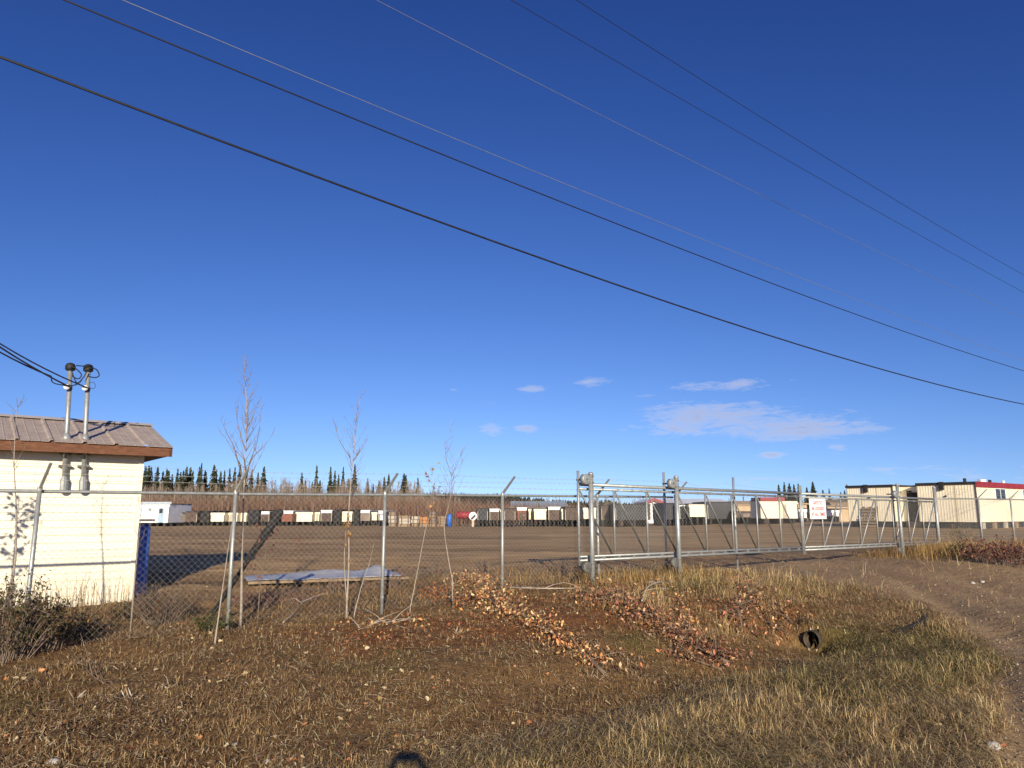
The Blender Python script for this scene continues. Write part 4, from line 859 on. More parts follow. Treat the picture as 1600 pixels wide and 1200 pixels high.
def birch(px, ytop, Y, lab, grp):
    q = at_y(px, 800, Y); g0 = hz(q.x, Y); H = max(3, at_y(px, ytop, Y).z - g0); rt = empty('bare_birch_tree', (q.x, Y, g0), lab, 'tree', grp); me = random.choice(BTM)
    for nm, m in (('trunk', me[0]), ('crown', me[1])):
        o = bpy.data.objects.new(nm, m); COL.objects.link(o); o.parent = rt; o.scale = (H * 1.1, H * 1.1, H); o.rotation_euler = (0, 0, random.uniform(0, 6.28))
prof_x = [205, 300, 410, 450, 520, 600, 660, 720]; prof_y = [754, 752, 749, 751, 752, 750, 757, 764]
for i in range(210):
    px = random.uniform(206, 690); birch(px, float(np.interp(px, prof_x, prof_y)) + random.uniform(-5, 13), random.uniform(158, 190), 'slender bare birch in the wood behind the far row, left of the gate', 'bare birches behind the far row')
for i in range(46):
    px = random.choice([random.uniform(860, 1010), random.uniform(1120, 1345), random.uniform(700, 860)]); birch(px, random.uniform(770, 784) if px > 1000 else random.uniform(774, 785), random.uniform(170, 230), 'small bare tree far behind the gate and the halls', 'bare trees behind the gate')
# reddish brush in front of the wood: one mass
def brush(n, px0, px1, Y0, Y1, ytop, pal, name, lab, wmin=.05, wmax=.12):
    px = rng.uniform(px0, px1, n); Y = rng.uniform(Y0, Y1, n); X = (px - 800) / FPX * Y * .985; g0 = height(X, Y, False); tp = np.interp(px, *ytop) + rng.normal(0, 4.0, n) + 5 * fbm(px * .05, Y * .2, 2)
    H = np.maximum((800 - tp) / FPX * Y * 1.0 + 1.65 - g0, .8) * rng.uniform(.6, 1.0, n)
    P = np.stack([X, Y, g0 - .1], 1); V, F, C = blades(P, H, rng.uniform(wmin, wmax, n), rng.uniform(0, .28, n), pick(pal, n, .2), 1.0)
    setp(npmesh(name, V, F, VEG, col=C), lab, 'brush', kind='stuff')
brush(15000, 195, 905, 122, 156, ([195, 600, 700, 780, 905], [772, 772, 776, 781, 786]), [(.20, .12, .095), (.26, .165, .13), (.15, .09, .075), (.24, .15, .10)], 'brush', 'reddish brown leafless brush behind the far row of units')
brush(9000, 195, 700, 160, 195, ([195, 450, 640, 700], [759, 757, 761, 772]), [(.28, .215, .16), (.33, .26, .20), (.20, .15, .115)], 'birch_thicket', 'grey brown thicket of bare stems filling the birch wood', .05, .12)
brush(8000, 880, 1620, 150, 240, ([880, 1010, 1150, 1350, 1620], [786, 788, 786, 787, 790]), [(.26, .19, .14), (.20, .14, .11), (.30, .23, .17)], 'roadside_brush', 'pale brown bare brush behind the halls and trailers')

# ------------------------------------------------------------------ saplings
def spline(pts, n=40):
    P = [Vector(p) for p in pts]; Q = [P[0] * 2 - P[1]] + P + [P[-1] * 2 - P[-2]]; out = []
    m = max(2, n // (len(P) - 1))
    for i in range(1, len(Q) - 2):
        for k in range(m):
            u = k / m; out.append(.5 * ((2 * Q[i]) + (Q[i + 1] - Q[i - 1]) * u + (2 * Q[i - 1] - 5 * Q[i] + 4 * Q[i + 1] - Q[i + 2]) * u * u + (3 * Q[i] - Q[i - 1] - 3 * Q[i + 1] + Q[i + 2]) * u ** 3))
    out.append(P[-1]); return out
def sapling(pix, p, r0, nb, lab, lo=.35, spread=1.0, m=BARK, lv=0, name='bare_sapling', limbs=(), seed=1, blen=.8, pal=None):
    rd = random.Random(seed); tr = spline([on_line(x, y, p) for x, y in pix], 36); b0 = tr[0]; tr[0] = Vector((b0.x, b0.y, hz(b0.x, b0.y) - .05))
    rt = empty(name, tr[0], lab, 'sapling', 'young trees along the fence'); n = len(tr)
    b = MB(); b.tube(tr, [max(r0 * (1 - .93 * (i / (n - 1)) ** .8), .0022) for i in range(n)], 7); b.build('trunk', m, rt, True)
    tw = MB(); tips = []
    def branch(c, d, L, r, depth):
        pts = [c]; k = 4; dd = d.copy()
        for i in range(k):
            dd = (dd + Vector((rd.uniform(-.16, .16), rd.uniform(-.16, .16), rd.uniform(.02, .16)))).normalized(); pts.append(pts[-1] + dd * L / k)
        tw.tube(pts, [max(r * (1 - .75 * i / k), .0016) for i in range(k + 1)], 4, False); tips.extend(pts[1:])
        if depth:
            for i in range(rd.randint(2, 4)):
                j = rd.randint(1, k); e = (dd + Vector((rd.uniform(-.8, .8), rd.uniform(-.8, .8), rd.uniform(-.1, .4)))).normalized(); branch(pts[j], e, L * rd.uniform(.12, .34), r * .5, depth - 1)
    for lp in limbs:
        P = spline([on_line(x, y, p + dp) for x, y, dp in lp], 16); tw.tube(P, [max(r0 * .48 * (1 - .85 * i / (len(P) - 1)), .002) for i in range(len(P))], 5, False); tips.extend(P[4:])
        for i in range(9):
            q = P[rd.randint(3, len(P) - 1)]; e = Vector((rd.uniform(-.8, .8), rd.uniform(-.8, .8), rd.uniform(.3, 1.3))).normalized(); branch(q, e, rd.uniform(.06, .22), .0035, 0)
    for i in range(nb):
        t = lo + (1 - lo) * (i + rd.random()) / nb; k = min(n - 2, int(t * (n - 1))); c = tr[k]; th = rd.uniform(0, 6.28); el_ = rd.uniform(.7, 1.6)
        d = Vector((math.cos(th) * spread, math.sin(th) * spread, el_)).normalized(); branch(c, d, blen * (1.08 - t) * rd.uniform(.35, 1.1) + .05, max(r0 * .35 * (1 - t) + .0018, .0022), 1 if t < .85 else 0)
    setp(tw.build('twigs', TWIG, rt), kind='stuff')
    if lv:
        P = np.array([tuple(tips[rd.randrange(len(tips))]) for _ in range(lv)]) + rng.normal(0, .02, (lv, 3)); V, F, C = leaves(P, rng.uniform(.05, .09, lv), pick(pal or [(.30, .16, .06), (.42, .25, .10), (.22, .12, .06)], lv, .2), droop=.7)
        npmesh('dry_leaves', V, F, LEAFM, parent=rt, col=C)
    return rt
sapling([(377, 962), (378, 880), (380, 800), (383, 720), (385, 640), (383, 590), (383, 556)], PF + .35, .021, 60, 'tallest bare sapling, rising in front of the left fence bay', .40, .8, limbs=[[(378, 745, 0), (366, 700, -.1), (356, 680, -.1), (345, 655, -.1)], [(380, 780, 0), (390, 725, .1), (402, 690, .1), (408, 640, .1)], [(384, 705, 0), (373, 668, .1), (367, 630, .1)], [(383, 745, 0), (395, 715, .1), (410, 700, .1), (424, 682, .1)], [(384, 672, 0), (393, 655, .1), (402, 632, .1)]], seed=3)
sapling([(336, 1002), (342, 960), (352, 890), (362, 820), (370, 768)], PF - 1.0, .013, 5, 'thin pale leaning stem just left of the second fence post', .55, .5, blen=.4, seed=9)
sapling([(541, 962), (545, 880), (545, 800), (549, 745), (553, 700), (557, 650), (566, 610)], PF - .35, .014, 36, 'slender bare sapling left of the fence post in the middle', .45, 1.0, limbs=[[(548, 715, 0), (534, 695, 0), (527, 678, 0), (525, 666, 0)], [(551, 720, 0), (560, 708, .1), (569, 698, .1)]], seed=5)
sapling([(553, 962), (565, 915), (577, 880), (584, 850)], PF - .3, .010, 5, 'short thin stem leaning right beside the slender sapling', .5, .6, blen=.3, seed=15)
sapling([(543, 958), (538, 880), (540, 830), (536, 800)], PF - .35, .009, 8, 'short twiggy brown stem at the foot of the slender sapling', .3, 1, blen=.35, seed=25, lv=25)
sapling([(708, 912), (700, 870), (694, 822), (701, 790), (705, 765), (705, 715), (705, 655)], PF - .15, .011, 40, 'bare sapling with a kinked pale stem between the two middle fence posts', .5, .9, limbs=[[(704, 740, 0), (697, 715, 0), (695, 690, 0)], [(705, 745, 0), (714, 725, 0), (722, 705, 0)], [(705, 752, 0), (716, 740, .1), (722, 722, .1)]], seed=6)
sapling([(640, 955), (652, 895), (664, 832), (672, 800), (675, 750), (672, 730)], PF - .2, .009, 18, 'thin sapling with a few dry leaves at its top, left of the kinked one', .5, .9, lv=26, seed=7)
sapling([(208, 935), (212, 890), (217, 840), (222, 790), (226, 760)], PF + .5, .010, 7, 'thin stem in front of the blue barrel', .4, .7, blen=.4, seed=8)
sapling([(405, 930), (412, 885), (420, 845), (424, 815)], PF + .3, .010, 22, 'small twiggy bush stem behind the leaning pole', .15, 1.2, m=BARKD, blen=.7, seed=18, lv=70, pal=[(.16, .07, .05), (.22, .10, .07)])
sapling([(25, 870), (25, 790), (22, 720), (26, 650), (28, 630)], PF + .55, .013, 14, 'thin twiggy sapling against the shed wall left of the first post', .4, .8, blen=.6, seed=10)
# the leafy one just outside the picture whose shadow falls on the shed wall
q = on_line(17, 880, PW); q = q + TOSUN * 3.3; base = Vector((q.x, q.y, 0)); base.z = hz(q.x, q.y)
rt = empty('leafy_sapling', base, 'leafy sapling by the fence left of the view, shading the shed wall', 'sapling'); b = MB(); pts = [base - Vector((0, 0, .05)), base + Vector((.02, 0, .8)), base + Vector((.04, 0, 1.7)), base + Vector((.0, 0, 2.9))]; b.tube(pts, [.028, .024, .018, .004], 7); b.build('trunk', BARK, rt)
tw = MB(); P = []
for i in range(26):
    t = random.uniform(.25, .95); c = Vector(base) + Vector((.03, 0, 2.8 * t)); th = random.uniform(0, 6.28); e = c + Vector((math.cos(th), math.sin(th), .9)).normalized() * random.uniform(.2, .5); tw.tube([c, e], [.006, .002], 4, False)
    for k in range(5): P.append(tuple(c.lerp(e, random.uniform(.3, 1))))
setp(tw.build('twigs', TWIG, rt), kind='stuff'); P = np.array(P) + rng.normal(0, .03, (len(P), 3)); V, F, C = leaves(P, rng.uniform(.06, .10, len(P)), pick([(.25, .17, .06), (.2, .2, .07)], len(P)), droop=.5, aspect=.7); npmesh('foliage', V, F, LEAFM, parent=rt, col=C)

# ------------------------------------------------------------------ bushes and weeds
def bush(px, py, w, h, n, pal, lab, stems=26, leaf=.045, name='bush', tall=1.0, grp='bushes along the fence', twm=TWIG, flat=.5):
    c = gp(px, py); rt = empty(name, c, lab, 'bush', grp); tw = MB(); P = []
    for i in range(stems):
        th = random.uniform(0, 6.28); rr = w * .5 * math.sqrt(random.random()); hh = h * random.uniform(.45, 1.0) * (1 - .45 * (rr / (w * .5)) ** 2)
        a = Vector((c.x + math.cos(th) * rr * .5, c.y + math.sin(th) * rr * .5, 0)); a.z = hz(a.x, a.y) - .02
        e = Vector((c.x + math.cos(th) * rr + random.uniform(-.06, .06), c.y + math.sin(th) * rr, c.z + hh)); m = a.lerp(e, .5) + Vector((random.uniform(-.06, .06), random.uniform(-.06, .06), .08 * h)); pts = spline([a, m, e], 8); tw.tube(pts, [.0055 * (1 - .7 * k / (len(pts) - 1)) for k in range(len(pts))], 4, False)
        for j in range(5):
            q = pts[random.randint(2, len(pts) - 1)]; d = Vector((random.uniform(-1, 1), random.uniform(-1, 1), random.uniform(.2, 1.2))).normalized(); f = q + d * h * random.uniform(.08, .26); tw.tube([q, f], [.003, .0015], 3, False)
            for t in range(max(1, n // (stems * 5))): P.append(tuple(q.lerp(f, random.uniform(.1, 1.05))))
    setp(tw.build('stems', twm, rt), kind='stuff')
    if n:
        P = np.array(P) + rng.normal(0, .02, (len(P), 3)); V, F, C = leaves(P, rng.uniform(.6, 1.3, len(P)) * leaf, pick(pal, len(P), .25), droop=.3, aspect=.5); npmesh('foliage', V, F, LEAFM, parent=rt, col=C)
    return rt
DKG = [(.16, .10, .05), (.12, .075, .04), (.045, .05, .018), (.07, .062, .022), (.10, .07, .03), (.035, .036, .014), (.13, .085, .04), (.06, .07, .02)]
bush(5, 1030, 1.2, .95, 2400, DKG, 'large dark green and brown weedy bush at the left edge', 90)
bush(72, 1018, .85, .72, 1400, DKG, 'dark weedy bush below the first fence post', 40)
bush(-40, 1000, 1.2, .8, 1600, DKG, 'dark bush cut by the left edge of the view', 40)
bush(120, 1000, .6, .34, 900, DKG, 'low dark weeds in front of the shed wall', 26)
bush(252, 972, 1.0, .62, 2600, [(.17, .09, .045), (.22, .13, .065), (.13, .08, .04), (.09, .075, .03)], 'rusty brown dry weed bush right of the shed corner', 120, .03)
bush(205, 968, .7, .3, 700, DKG, 'low green weeds left of the rusty brown bush', 26)
bush(335, 985, .55, .26, 500, [(.06, .08, .02), (.09, .10, .03), (.10, .08, .03)], 'small green clump beside the pale leaning stem', 20)
bush(400, 950, .8, .32, 900, [(.16, .06, .05), (.22, .09, .07), (.12, .05, .04)], 'low purplish red brush at the foot of the second post', 40, .03)
bush(470, 945, .7, .25, 400, [(.18, .08, .05), (.25, .13, .07)], 'low russet brush below the tarp', 26, .03)
for i, (px, py, w, h) in enumerate(((640, 905, .8, .35), (690, 900, .7, .35), (745, 895, .8, .3), (830, 893, .8, .28), (880, 897, .6, .28))):
    bush(px, py, w, h, 260, [(.30, .15, .06), (.22, .13, .06), (.14, .09, .045)], 'brown dry weed clump behind the fence, %s of five between middle post and gate' % ORDN[i], 40, .035)
for i, (px, py, w, h, pal) in enumerate(((1545, 880, 1.6, .75, 0), (1580, 885, 1.6, .8, 0), (1612, 884, 1.7, .8, 0), (1515, 872, 1.2, .5, 1), (1500, 846, 1.2, .7, 1))):
    bush(px, py, w, h, 900, ([(.09, .03, .03), (.14, .05, .045), (.20, .08, .06), (.30, .14, .08)], [(.26, .18, .08), (.20, .16, .06), (.33, .2, .09)])[pal], ('dark red leafed bush by the right edge, %s from the left' % ORDN[i]) if i < 3 else ('yellowish weed bush left of the dark red bushes' if i == 3 else 'olive weed clump against the fence right of the gate'), 46, .07)
for i, (px, py) in enumerate(((430, 932), (478, 928), (525, 926), (570, 922), (615, 918))):
    bush(px, py, .75, .2 + .05 * (i % 3), 320, [(.30, .14, .06), (.20, .11, .055), (.14, .085, .045), (.4, .2, .09)], 'brown weed clump under the front of the tarp, %s of five from the left' % ORDN[i], 46, .035)
# slim dry weeds in front of the shed: cannot be counted
def scatter_box(n, s0, s1, p0, p1):
    s = rng.uniform(s0, s1, n); p = rng.uniform(p0, p1, n); x = s * D2[0] + p * N2[0]; y = s * D2[1] + p * N2[1]; return x, y
x, y = scatter_box(900, -4.5, 2.6, PW - 1.5, PW - .08); z = height(x, y); V, F, C = blades(np.stack([x, y, z], 1), rng.uniform(.25, .75, 900), np.full(900, .006), rng.uniform(0, .5, 900), pick([(.30, .2, .11), (.22, .14, .08), (.36, .25, .15)], 900, .2))
setp(npmesh('dry_weeds', V, F, VEG, col=C), 'thin dry weed stalks standing in front of the shed wall', 'weeds', kind='stuff')

# ------------------------------------------------------------------ grass, straw, stubble and litter
def field(n, ymin=3.9, ymax=24.0, k=.78, pw=1.7):
    y = ymin + (ymax - ymin) * rng.random(n) ** pw; x = rng.uniform(-1, 1, n) * (y * k + 1.2); return x, y
TAN = [(.50, .37, .20), (.41, .295, .15), (.58, .45, .26), (.30, .205, .10)]
GRN = [(.13, .125, .038), (.17, .15, .05), (.10, .095, .03), (.24, .19, .075)]
BRN = [(.27, .17, .088), (.19, .115, .06), (.36, .245, .13), (.14, .08, .045), (.46, .335, .19)]
parts = []
x, y = field(640000); s = x * D2[0] + y * D2[1]; p = x * N2[0] + y * N2[1]; drv_ = drive_mask(x, y); gz = grass_zone(x, y); cl = .5 + 1.1 * fbm(x * 2.2 + 7, y * 2.2 + 3, 3); clump = sst(.15, .85, cl)
pr_ = (gz * (.22 + .60 * clump) + .75 * (1 - gz) * sst(.0, .9, .5 + fbm(x * 1.3, y * 1.3, 3))) * (1 - drv_ * .97) * (p < PF + 1.5) 
k = rng.random(len(x)) < pr_; x, y, s, p, gz, clump = x[k], y[k], s[k], p[k], gz[k], clump[k]; n = len(x); z = height(x, y)
gr = green_zone(x, y); isg = rng.random(n) < gr * .55; col = np.where(isg[:, None], pick(GRN, n, .18), np.where((rng.random(n) < gz * .85 + .1)[:, None], pick(TAN, n, .16), pick(BRN, n, .2)))
h = (.03 + .025 * (1 - gz) + .085 * gz * clump) * rng.uniform(.4, 1.7, n); tallr = sst(7.5, 9, s) * sst(6.6, 7.5, p) * (1 - sst(9.6, 10.6, p)); h = h * (1 + 1.1 * tallr)
parts.append(blades(np.stack([x, y, z - .005], 1), h, rng.uniform(.002, .0042, n) * (1 + .05 * y), .25 + 2.1 * rng.random(n), col * (.72 + .4 * clump[:, None] + .25 * rng.random((n, 1)))))
print('verge blades', n)
V, F, C = cat_(parts); setp(npmesh('verge_grass', V, F, VEG, col=C), 'dry tan and olive grass over the verge and ditch banks', 'grass', kind='stuff')
# tall dry grass at the gate posts and past the gate
parts = []
for (n, s0, s1, p0, p1, h0, h1) in ((3600, sA_ - .4, sB_ + 1.0, 9.3, 11.6, .12, .42), (5200, sC_ - 1.3, sC_ + 5.5, 8.6, 11.2, .15, .55), (5200, sC_ + 3.5, sC_ + 16, 8.2, 11.0, .15, .5), (3400, 5.5, 11.5, PF + .2, PF + 3.2, .04, .24), (900, sC_ + .2, sC_ + 3, 9.6, 10.4, .3, .65), (2600, -1.5, 6.0, PF + .1, PF + 3.2, .03, .14)):
    x, y = scatter_box(n, s0, s1, p0, p1); k = rng.random(n) < .35 + .9 * (fbm(x * 1.1, y * 1.1, 2) + .35); x, y = x[k], y[k]; n = len(x); z = height(x, y)
    parts.append(blades(np.stack([x, y, z - .01], 1), rng.uniform(h0, h1, n), rng.uniform(.004, .009, n), rng.uniform(.1, 1.5, n), pick([(.44, .28, .12), (.36, .225, .09), (.50, .36, .17), (.26, .16, .075), (.18, .11, .06)], n, .25)))
V, F, C = cat_(parts); setp(npmesh('tall_dry_grass', V, F, VEG, col=C), 'tall golden dry grass around the gate posts and fence foot', 'grass', kind='stuff')
# straw and mown stems lying on the ground
x, y = field(300000, 3.9, 17); drv_ = drive_mask(x, y); k = rng.random(len(x)) < (1 - drv_ * .98) * (.25 + .75 * sst(-.2, .4, fbm(x * 1.7, y * 1.7 + 9, 3))); x, y = x[k], y[k]; n = len(x); z = height(x, y)
th = rng.uniform(0, 2 * np.pi, n); L = rng.uniform(.015, .075, n) * np.where(rng.random(n) < .06, 3.2, 1); d = np.stack([np.cos(th), np.sin(th), np.zeros(n)], 1); e = np.stack([-d[:, 1], d[:, 0], np.zeros(n)], 1); w = rng.uniform(.0012, .0034, n)[:, None]
A = np.stack([x, y, z + rng.uniform(.006, .035, n)], 1); xe, ye = x + d[:, 0] * L, y + d[:, 1] * L; B = np.stack([xe, ye, height(xe, ye) + rng.uniform(.006, .04, n)], 1)
V = np.stack([A - e * w, A + e * w, B + e * w, B - e * w + np.array([[0, 0, .002]])], 1).reshape(-1, 3); i = np.arange(n)[:, None] * 4; F = np.concatenate([i + np.array([[0, 1, 2]]), i + np.array([[0, 2, 3]])])
setp(npmesh('straw_litter', V, F, VEG, col=np.repeat(pick([(.22, .135, .07), (.34, .235, .13), (.52, .40, .25), (.13, .075, .045), (.66, .55, .39), (.26, .13, .07)], n, .2), 4, 0)), 'fine straw, stubble and mown stems strewn over the bare verge', 'straw', kind='stuff')
x, y = field(210000, 3.9, 16); k = rng.random(len(x)) < (1 - drive_mask(x, y)) * (.04 + .96 * grass_zone(x, y)); x, y = x[k], y[k]; n = len(x); th = rng.uniform(0, 2 * np.pi, n); L = rng.uniform(.06, .24, n); d = np.stack([np.cos(th), np.sin(th), np.zeros(n)], 1); e = np.stack([-d[:, 1], d[:, 0], np.zeros(n)], 1); w = rng.uniform(.0011, .0026, n)[:, None]
A = np.stack([x, y, height(x, y) + rng.uniform(.0, .07, n)], 1); xe, ye = x + d[:, 0] * L, y + d[:, 1] * L; B = np.stack([xe, ye, height(xe, ye) + rng.uniform(.0, .09, n)], 1); M = (A + B) / 2; M[:, 2] += rng.uniform(.005, .04, n)
V = np.stack([A - e * w, A + e * w, M + e * w, M - e * w, B], 1).reshape(-1, 3); i = np.arange(n)[:, None] * 5; F = np.concatenate([i + np.array([[0, 1, 2]]), i + np.array([[0, 2, 3]]), i + np.array([[3, 2, 4]])])
setp(npmesh('matted_grass', V, F, VEG, col=np.repeat(np.where((rng.random(n) < .4 * green_zone(x, y))[:, None], pick(GRN, n, .2), pick(TAN + [(.52, .41, .25), (.2, .13, .065)], n, .2)), 5, 0)), 'flattened matted grass on the near bank of the ditch', 'grass', kind='stuff')
# soil crumbs and small stones as real relief
def crumbs(n, fx, pal, r0, r1, name, lab, mask):
    x, y = fx; k = rng.random(len(x)) < mask(x, y); x, y = x[k], y[k]; n = len(x); z = height(x, y); r = rng.uniform(r0, r1, n) * (rng.random(n) ** 2 + .35)
    o = np.array([[1, 0, 0], [-.5, .87, 0], [-.5, -.87, 0], [0, 0, .9], [0, 0, -.6]]); j = 1 + rng.uniform(-.35, .35, (n, 5, 3)); ro = rng.uniform(0, 6.28, n); c, s_ = np.cos(ro), np.sin(ro)
    v = o[None] * j * r[:, None, None]; v = np.stack([v[..., 0] * c[:, None] - v[..., 1] * s_[:, None], v[..., 0] * s_[:, None] + v[..., 1] * c[:, None], v[..., 2]], -1) + np.stack([x, y, z], 1)[:, None]
    i = np.arange(n)[:, None] * 5; F = np.concatenate([i + np.array([q]) for q in ([0, 1, 3], [1, 2, 3], [2, 0, 3], [1, 0, 4], [2, 1, 4], [0, 2, 4])])
    setp(npmesh(name, v.reshape(-1, 3), F, VEG, col=np.repeat(pick(pal, n, .2), 5, 0)), lab, 'gravel' if 'gravel' in name else 'soil', kind='stuff')
crumbs(0, field(52000, 3.9, 15), [(.12, .075, .045), (.18, .115, .07), (.09, .055, .035)], .006, .024, 'soil_crumbs', 'dark crumbs of soil over the mown verge', lambda x, y: (1 - drive_mask(x, y)) * (1 - .7 * grass_zone(x, y)))
crumbs(0, field(60000, 3.9, 24, .85), [(.34, .27, .20), (.26, .20, .15), (.44, .38, .31), (.20, .15, .11)], .006, .022, 'loose_gravel', 'loose gravel on the entrance and road edge', lambda x, y: drive_mask(x, y) * .9)
# leaf litter
x, y = field(130000, 4.2, 17); lz = leaf_zone(x, y); k = rng.random(len(x)) < (.11 * sst(-.3, .4, fbm(x * 1.9 + 5, y * 1.9, 2)) + .75 * lz ** 1.5 * sst(.2, .8, .5 + fbm(x * 2.5, y * 2.5, 3))) * (1 - drive_mask(x, y)); x, y = x[k], y[k]; n = len(x); lz = lz[k]
col = np.where((rng.random(n) < .25 + .6 * lz)[:, None], pick([(.36, .13, .045), (.28, .10, .04), (.45, .21, .08), (.20, .075, .035), (.50, .28, .13)], n, .2), pick([(.34, .21, .11), (.50, .37, .21), (.20, .12, .065), (.62, .50, .32), (.46, .19, .08)], n, .2))
x2, y2 = scatter_box(15000, 2.5, 13.5, 6.4, 10.6); l2 = leaf_zone(x2, y2); s2 = x2 * D2[0] + y2 * D2[1]; k = rng.random(15000) < np.clip((.06 + .6 * l2) * (.15 + 1.2 * sst(.0, 1.0, .5 + 1.1 * fbm(x2 * 2.6, y2 * 2.6, 4))) * (.25 + .75 * sst(5.5, 7.5, s2)), 0, 1); x2, y2 = x2[k], y2[k]; n2_ = len(x2)
V2, F2, C2 = leaves(np.stack([x2, y2, height(x2, y2) + .02], 1), rng.uniform(.016, .066, n2_), pick([(.48, .20, .08), (.36, .13, .055), (.54, .31, .14), (.26, .10, .05), (.20, .11, .06), (.62, .44, .25), (.15, .085, .05)], n2_, .28), flat=.35, aspect=.55)
V, F, C = leaves(np.stack([x, y, height(x, y) + .016], 1), rng.uniform(.010, .050, n) * np.where(rng.random(n) < .3, 1.15, .75), col, flat=.7, aspect=.65); print('litter', n)
V, F, C = cat_([(V, F, C), (V2, F2, C2)]); setp(npmesh('leaf_litter', V, F, LEAFM, col=C), 'orange and brown fallen leaves strewn below the fence', 'leaf litter', kind='stuff')
# pale big leaves that can be picked out one by one
big = [(133, 725, 0), (28, 1065, 0), (40, 1068, 0), (59, 1055, 1), (14, 1155, 1), (26, 1162, 0), (130, 980, 1), (168, 991, 0), (160, 993, 1), (228, 984, 0), (240, 1052, 0), (208, 1050, 0), (146, 1113, 0), (90, 1139, 0), (302, 1001, 0), (341, 1006, 0), (332, 1050, 0), (388, 1056, 0), (401, 1070, 0), (338, 1071, 0), (347, 1070, 0), (276, 1111, 0), (366, 1130, 1), (318, 1158, 1), (350, 1173, 0), (535, 1131, 0), (475, 1023, 0), (523, 1039, 1), (570, 1018, 0), (472, 1139, 1), (575, 1105, 1), (628, 1054, 0), (640, 1055, 0), (598, 1078, 0), (895, 958, 0), (851, 1058, 1), (805, 1047, 1), (696, 1013, 0), (805, 1135, 0), (894, 1080, 0), (840, 1024, 0), (680, 1171, 0), (1024, 1072, 0), (1072, 1100, 0), (1155, 1095, 0), (955, 1140, 1), (1000, 1142, 1), (1245, 1183, 1), (1258, 1190, 1), (1274, 1188, 1), (668, 1100, 0), (930, 1016, 0), (1020, 985, 0), (1165, 1057, 1)]
def leaf_shape(kind):
    b = MB(); pts = [(0, 0), (.35, .25), (.5, .55), (.35, .8), (0, 1.0), (-.35, .8), (-.5, .55), (-.35, .25)] if kind == 0 else [(0, 0), (.3, .15), (.55, .5), (.3, .55), (.25, .9), (0, 1.05), (-.25, .85), (-.35, .55), (-.55, .45), (-.3, .15)]
    vs = [(0, .5, .04)] + [(x, y, .22 * abs(x) + .3 * (y - .5) ** 2 + .16 * random.random()) for x, y in pts]; n = len(pts); b.add(vs, [(0, 1 + i, 1 + (i + 1) % n) for i in range(n)]); me = bpy.data.meshes.new('fallen_leaf'); me.from_pydata(b.v, [], b.f); return me
PLEAF = [mat('pale yellow leaf', (.46, .35, .19), (.64, .52, .33), rough=.6, scale=30), mat('orange leaf', (.40, .17, .07), (.54, .28, .13), rough=.6, scale=30)]
LM = []
for kd in (0, 1):
    for v_ in (0, 1): me = leaf_shape(v_); me.materials.append(PLEAF[kd]); LM.append((kd, me))
for (px, py, kd) in big:
    if py < 870: continue
    q = gp(px, py); me = random.choice([m for k2, m in LM if k2 == kd]); o = bpy.data.objects.new('fallen_leaf', me); COL.objects.link(o); o.location = q + Vector((0, 0, .022)); sc = random.uniform(.034, .062); o.scale = (sc * random.uniform(.7, 1.1), sc, sc * random.uniform(1, 2.4)); o.rotation_euler = (random.uniform(-.4, .9), random.uniform(-.7, .7), random.uniform(-3.1, 3.1))
    md = o.modifiers.new('thick', 'SOLIDIFY'); md.thickness = .03
    setp(o, ('pale yellow' if kd == 0 else 'orange') + ' single fallen leaf lying on the brown verge', 'leaf', ('pale' if kd == 0 else 'orange') + ' single leaves on the verge')
# stones
def stone(px, py, r, lab, m=STONE):
    q = gp(px, py); bm = bmesh.new(); bmesh.ops.create_icosphere(bm, subdivisions=2, radius=r)
    for v in bm.verts: v.co *= 1 + random.uniform(-.16, .16); v.co.z *= .6
    me = bpy.data.meshes.new('stone'); bm.to_mesh(me); bm.free(); me.materials.append(m); me.polygons.foreach_set('use_smooth', [True] * len(me.polygons)); o = bpy.data.objects.new('stone', me); COL.objects.link(o); o.location = q + Vector((0, 0, r * .25)); setp(o, lab, 'stone', 'stones on the verge')
for a_ in ((84, 1194, .045, 'rounded pale stone at the bottom left of the verge'), (1551, 1168, .05, 'grey rounded stone on the gravel at the lower right'), (1520, 912, .05, 'left one of two small stones on the gravel entrance'), (1535, 910, .045, 'right one of two small stones on the gravel entrance'), (417, 1192, .03, 'small pale stone at the bottom edge left of the shadow'), (366, 1164, .022, 'small stone left of the photographer shadow'), (1212, 1064, .02, 'small pale pebble in the grass near the ditch'), (1388, 1146, .022, 'pebble in the grass at the lower right')): stone(*a_)

